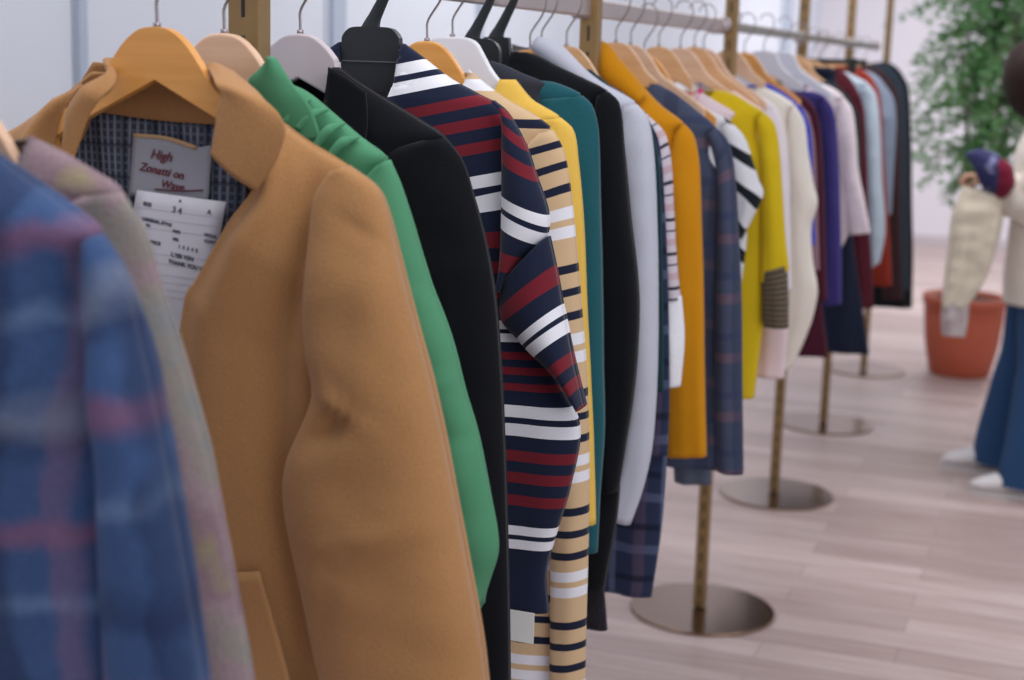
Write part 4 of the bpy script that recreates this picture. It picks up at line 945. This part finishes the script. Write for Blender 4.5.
    loft('jacket', [(X-0.01, Y, 1.375), (X, Y, 1.33), (X, Y, 1.22), (X, Y, 1.02), (X+0.01, Y, 0.82), (X+0.02, Y, 0.70)], [(0.07, 0.07), (0.12, 0.18), (0.155, 0.215), (0.15, 0.215), (0.165, 0.22), (0.17, 0.22)], JK, t, 40, 50, 0.02, 7, caps=False).modifiers.new('solidify', 'SOLIDIFY').thickness = 0.01
    loft('jacket_sleeve', [(X, Y-0.14, 1.31), (X-0.02, Y-0.20, 1.17), (X-0.06, Y-0.20, 1.07), (0.665, 5.60, 1.09), (0.62, 5.60, 1.115)], [(0.085, 0.08), (0.10, 0.08), (0.095, 0.075), (0.065, 0.06), (0.045, 0.043)], JK, t, 26, 40, 0.03, 5, 1.0)
    loft('jacket_sleeve', [(X, Y+0.14, 1.31), (X-0.01, Y+0.20, 1.17), (X-0.04, Y+0.20, 1.06), (X-0.12, Y+0.165, 1.01), (X-0.16, Y+0.15, 1.0)], [(0.07, 0.07), (0.072, 0.068), (0.066, 0.062), (0.052, 0.05), (0.045, 0.043)], JK, t, 26, 40, 0.03, 5, 2.0)
    loft('dark_collar', [(X-0.02, Y, 1.335), (X-0.045, Y, 1.41)], [(0.068, 0.072), (0.056, 0.060)], fabric('black_turtleneck', (26, 30, 38)), t, 24, 10, 0.01, 9, caps=False)
    DN = fabric('blue_denim', (44, 74, 112), var=0.14, grain=300, bump=0.4, blotch=14)
    loft('jeans_leg', [(X+0.01, Y-0.08, 0.95), (X, Y-0.10, 0.80), (X, Y-0.13, 0.47), (X+0.0, Y-0.17, 0.20), (X+0.0, Y-0.18, 0.045)], [(0.12, 0.10), (0.12, 0.10), (0.085, 0.08), (0.10, 0.085), (0.12, 0.09)], DN, t, 30, 50, 0.02, 5, 0.5, caps=False)
    loft('jeans_leg', [(X, Y+0.08, 0.95), (X-0.02, Y+0.10, 0.80), (X-0.07, Y+0.12, 0.47), (X-0.105, Y+0.13, 0.20), (X-0.11, Y+0.13, 0.045)], [(0.12, 0.10), (0.12, 0.10), (0.085, 0.08), (0.10, 0.085), (0.115, 0.09)], DN, t, 30, 50, 0.02, 5, 1.5, caps=False)
    SH = plain('white_sneaker', (226, 222, 222), 0.5); SO = plain('sneaker_sole', (204, 198, 196), 0.6)
    for sx, sy in ((X-0.06, Y-0.185), (X-0.185, Y+0.135)):
        loft('sneaker', [(sx+0.125, sy, 0.055), (sx+0.10, sy, 0.058), (sx+0.03, sy, 0.066), (sx-0.05, sy, 0.052), (sx-0.11, sy, 0.040), (sx-0.145, sy, 0.034)], [(0.02, 0.02), (0.040, 0.036), (0.046, 0.042), (0.034, 0.046), (0.024, 0.042), (0.008, 0.02)], SH, t, 22, 30)
        vs = []; n = 32
        for z in (0.0, 0.022):
            for k in range(n):
                a = 2*PI*k/n; vs.append((sx-0.01+0.142*math.cos(a), sy+(0.040+0.006*math.cos(a+PI))*math.copysign(abs(math.sin(a))**0.7, math.sin(a)), z))
        obj('sneaker_sole', vs, [tuple(range(n))[::-1], tuple(range(n, 2*n))]+[(k, (k+1) % n, n+(k+1) % n, n+k) for k in range(n)], SO, t, smooth=False)
    # things held
    KN = fabric('cream_knit', (222, 212, 192), var=0.10, grain=110, bump=0.8)
    c = thing('held_cardigan', 'cream knit cardigan draped over the forearm, its cuff hanging down', 'cardigan', (0.58, 5.6, 1.1))
    def dp(name, L, R, dps, mat, sd): ribbon_tube(name, L, R, keysof(L), dps, 5.53, mat, c, 50, 34, 0.014, 30, sd, wrink=0.01)
    Lp = P_([(964, 186), (952, 215), (948, 250), (944, 280), (942, 306)], 5.53); Rp = P_([(1003, 196), (1002, 225), (994, 255), (985, 280), (968, 306)], 5.53)
    dp('knit_panel', Lp, Rp, [0.05, 0.06, 0.05, 0.04, 0.035], KN, 1.0)
    dp('cuff', P_([(942, 302), (941, 320), (942, 335)], 5.53), P_([(969, 302), (968, 320), (965, 336)], 5.53), [0.03, 0.032, 0.03], fabric('grey_beige_rib', (190, 178, 178), var=0.1), 2.0)
    c2 = thing('scarf', 'bundled navy and crimson patterned scarf held in the hand', 'scarf', (0.60, 5.6, 1.17))
    m1 = plaid('navy_lilac_scarf', (52, 54, 92), [(0, 0.05, 0.1, 0.4, (150, 150, 190), 0.6), (1, 0.04, 0.3, 0.55, (30, 32, 60), 0.7)], wob=0.08, var=0.2)
    loft('patterned_folds', [(0.535, 5.52, 1.215), (0.57, 5.51, 1.205), (0.61, 5.50, 1.175), (0.635, 5.51, 1.12), (0.645, 5.52, 1.085)], [(0.008, 0.02), (0.034, 0.04), (0.052, 0.05), (0.045, 0.045), (0.02, 0.02)], m1, c2, 26, 30, 0.06, 5)
    loft('crimson_folds', [(0.625, 5.51, 1.205), (0.66, 5.50, 1.17), (0.668, 5.50, 1.12), (0.655, 5.51, 1.075)], [(0.012, 0.02), (0.030, 0.04), (0.034, 0.042), (0.018, 0.02)], fabric('crimson_knit', (112, 30, 52), var=0.15), c2, 24, 26, 0.06, 6)
person()
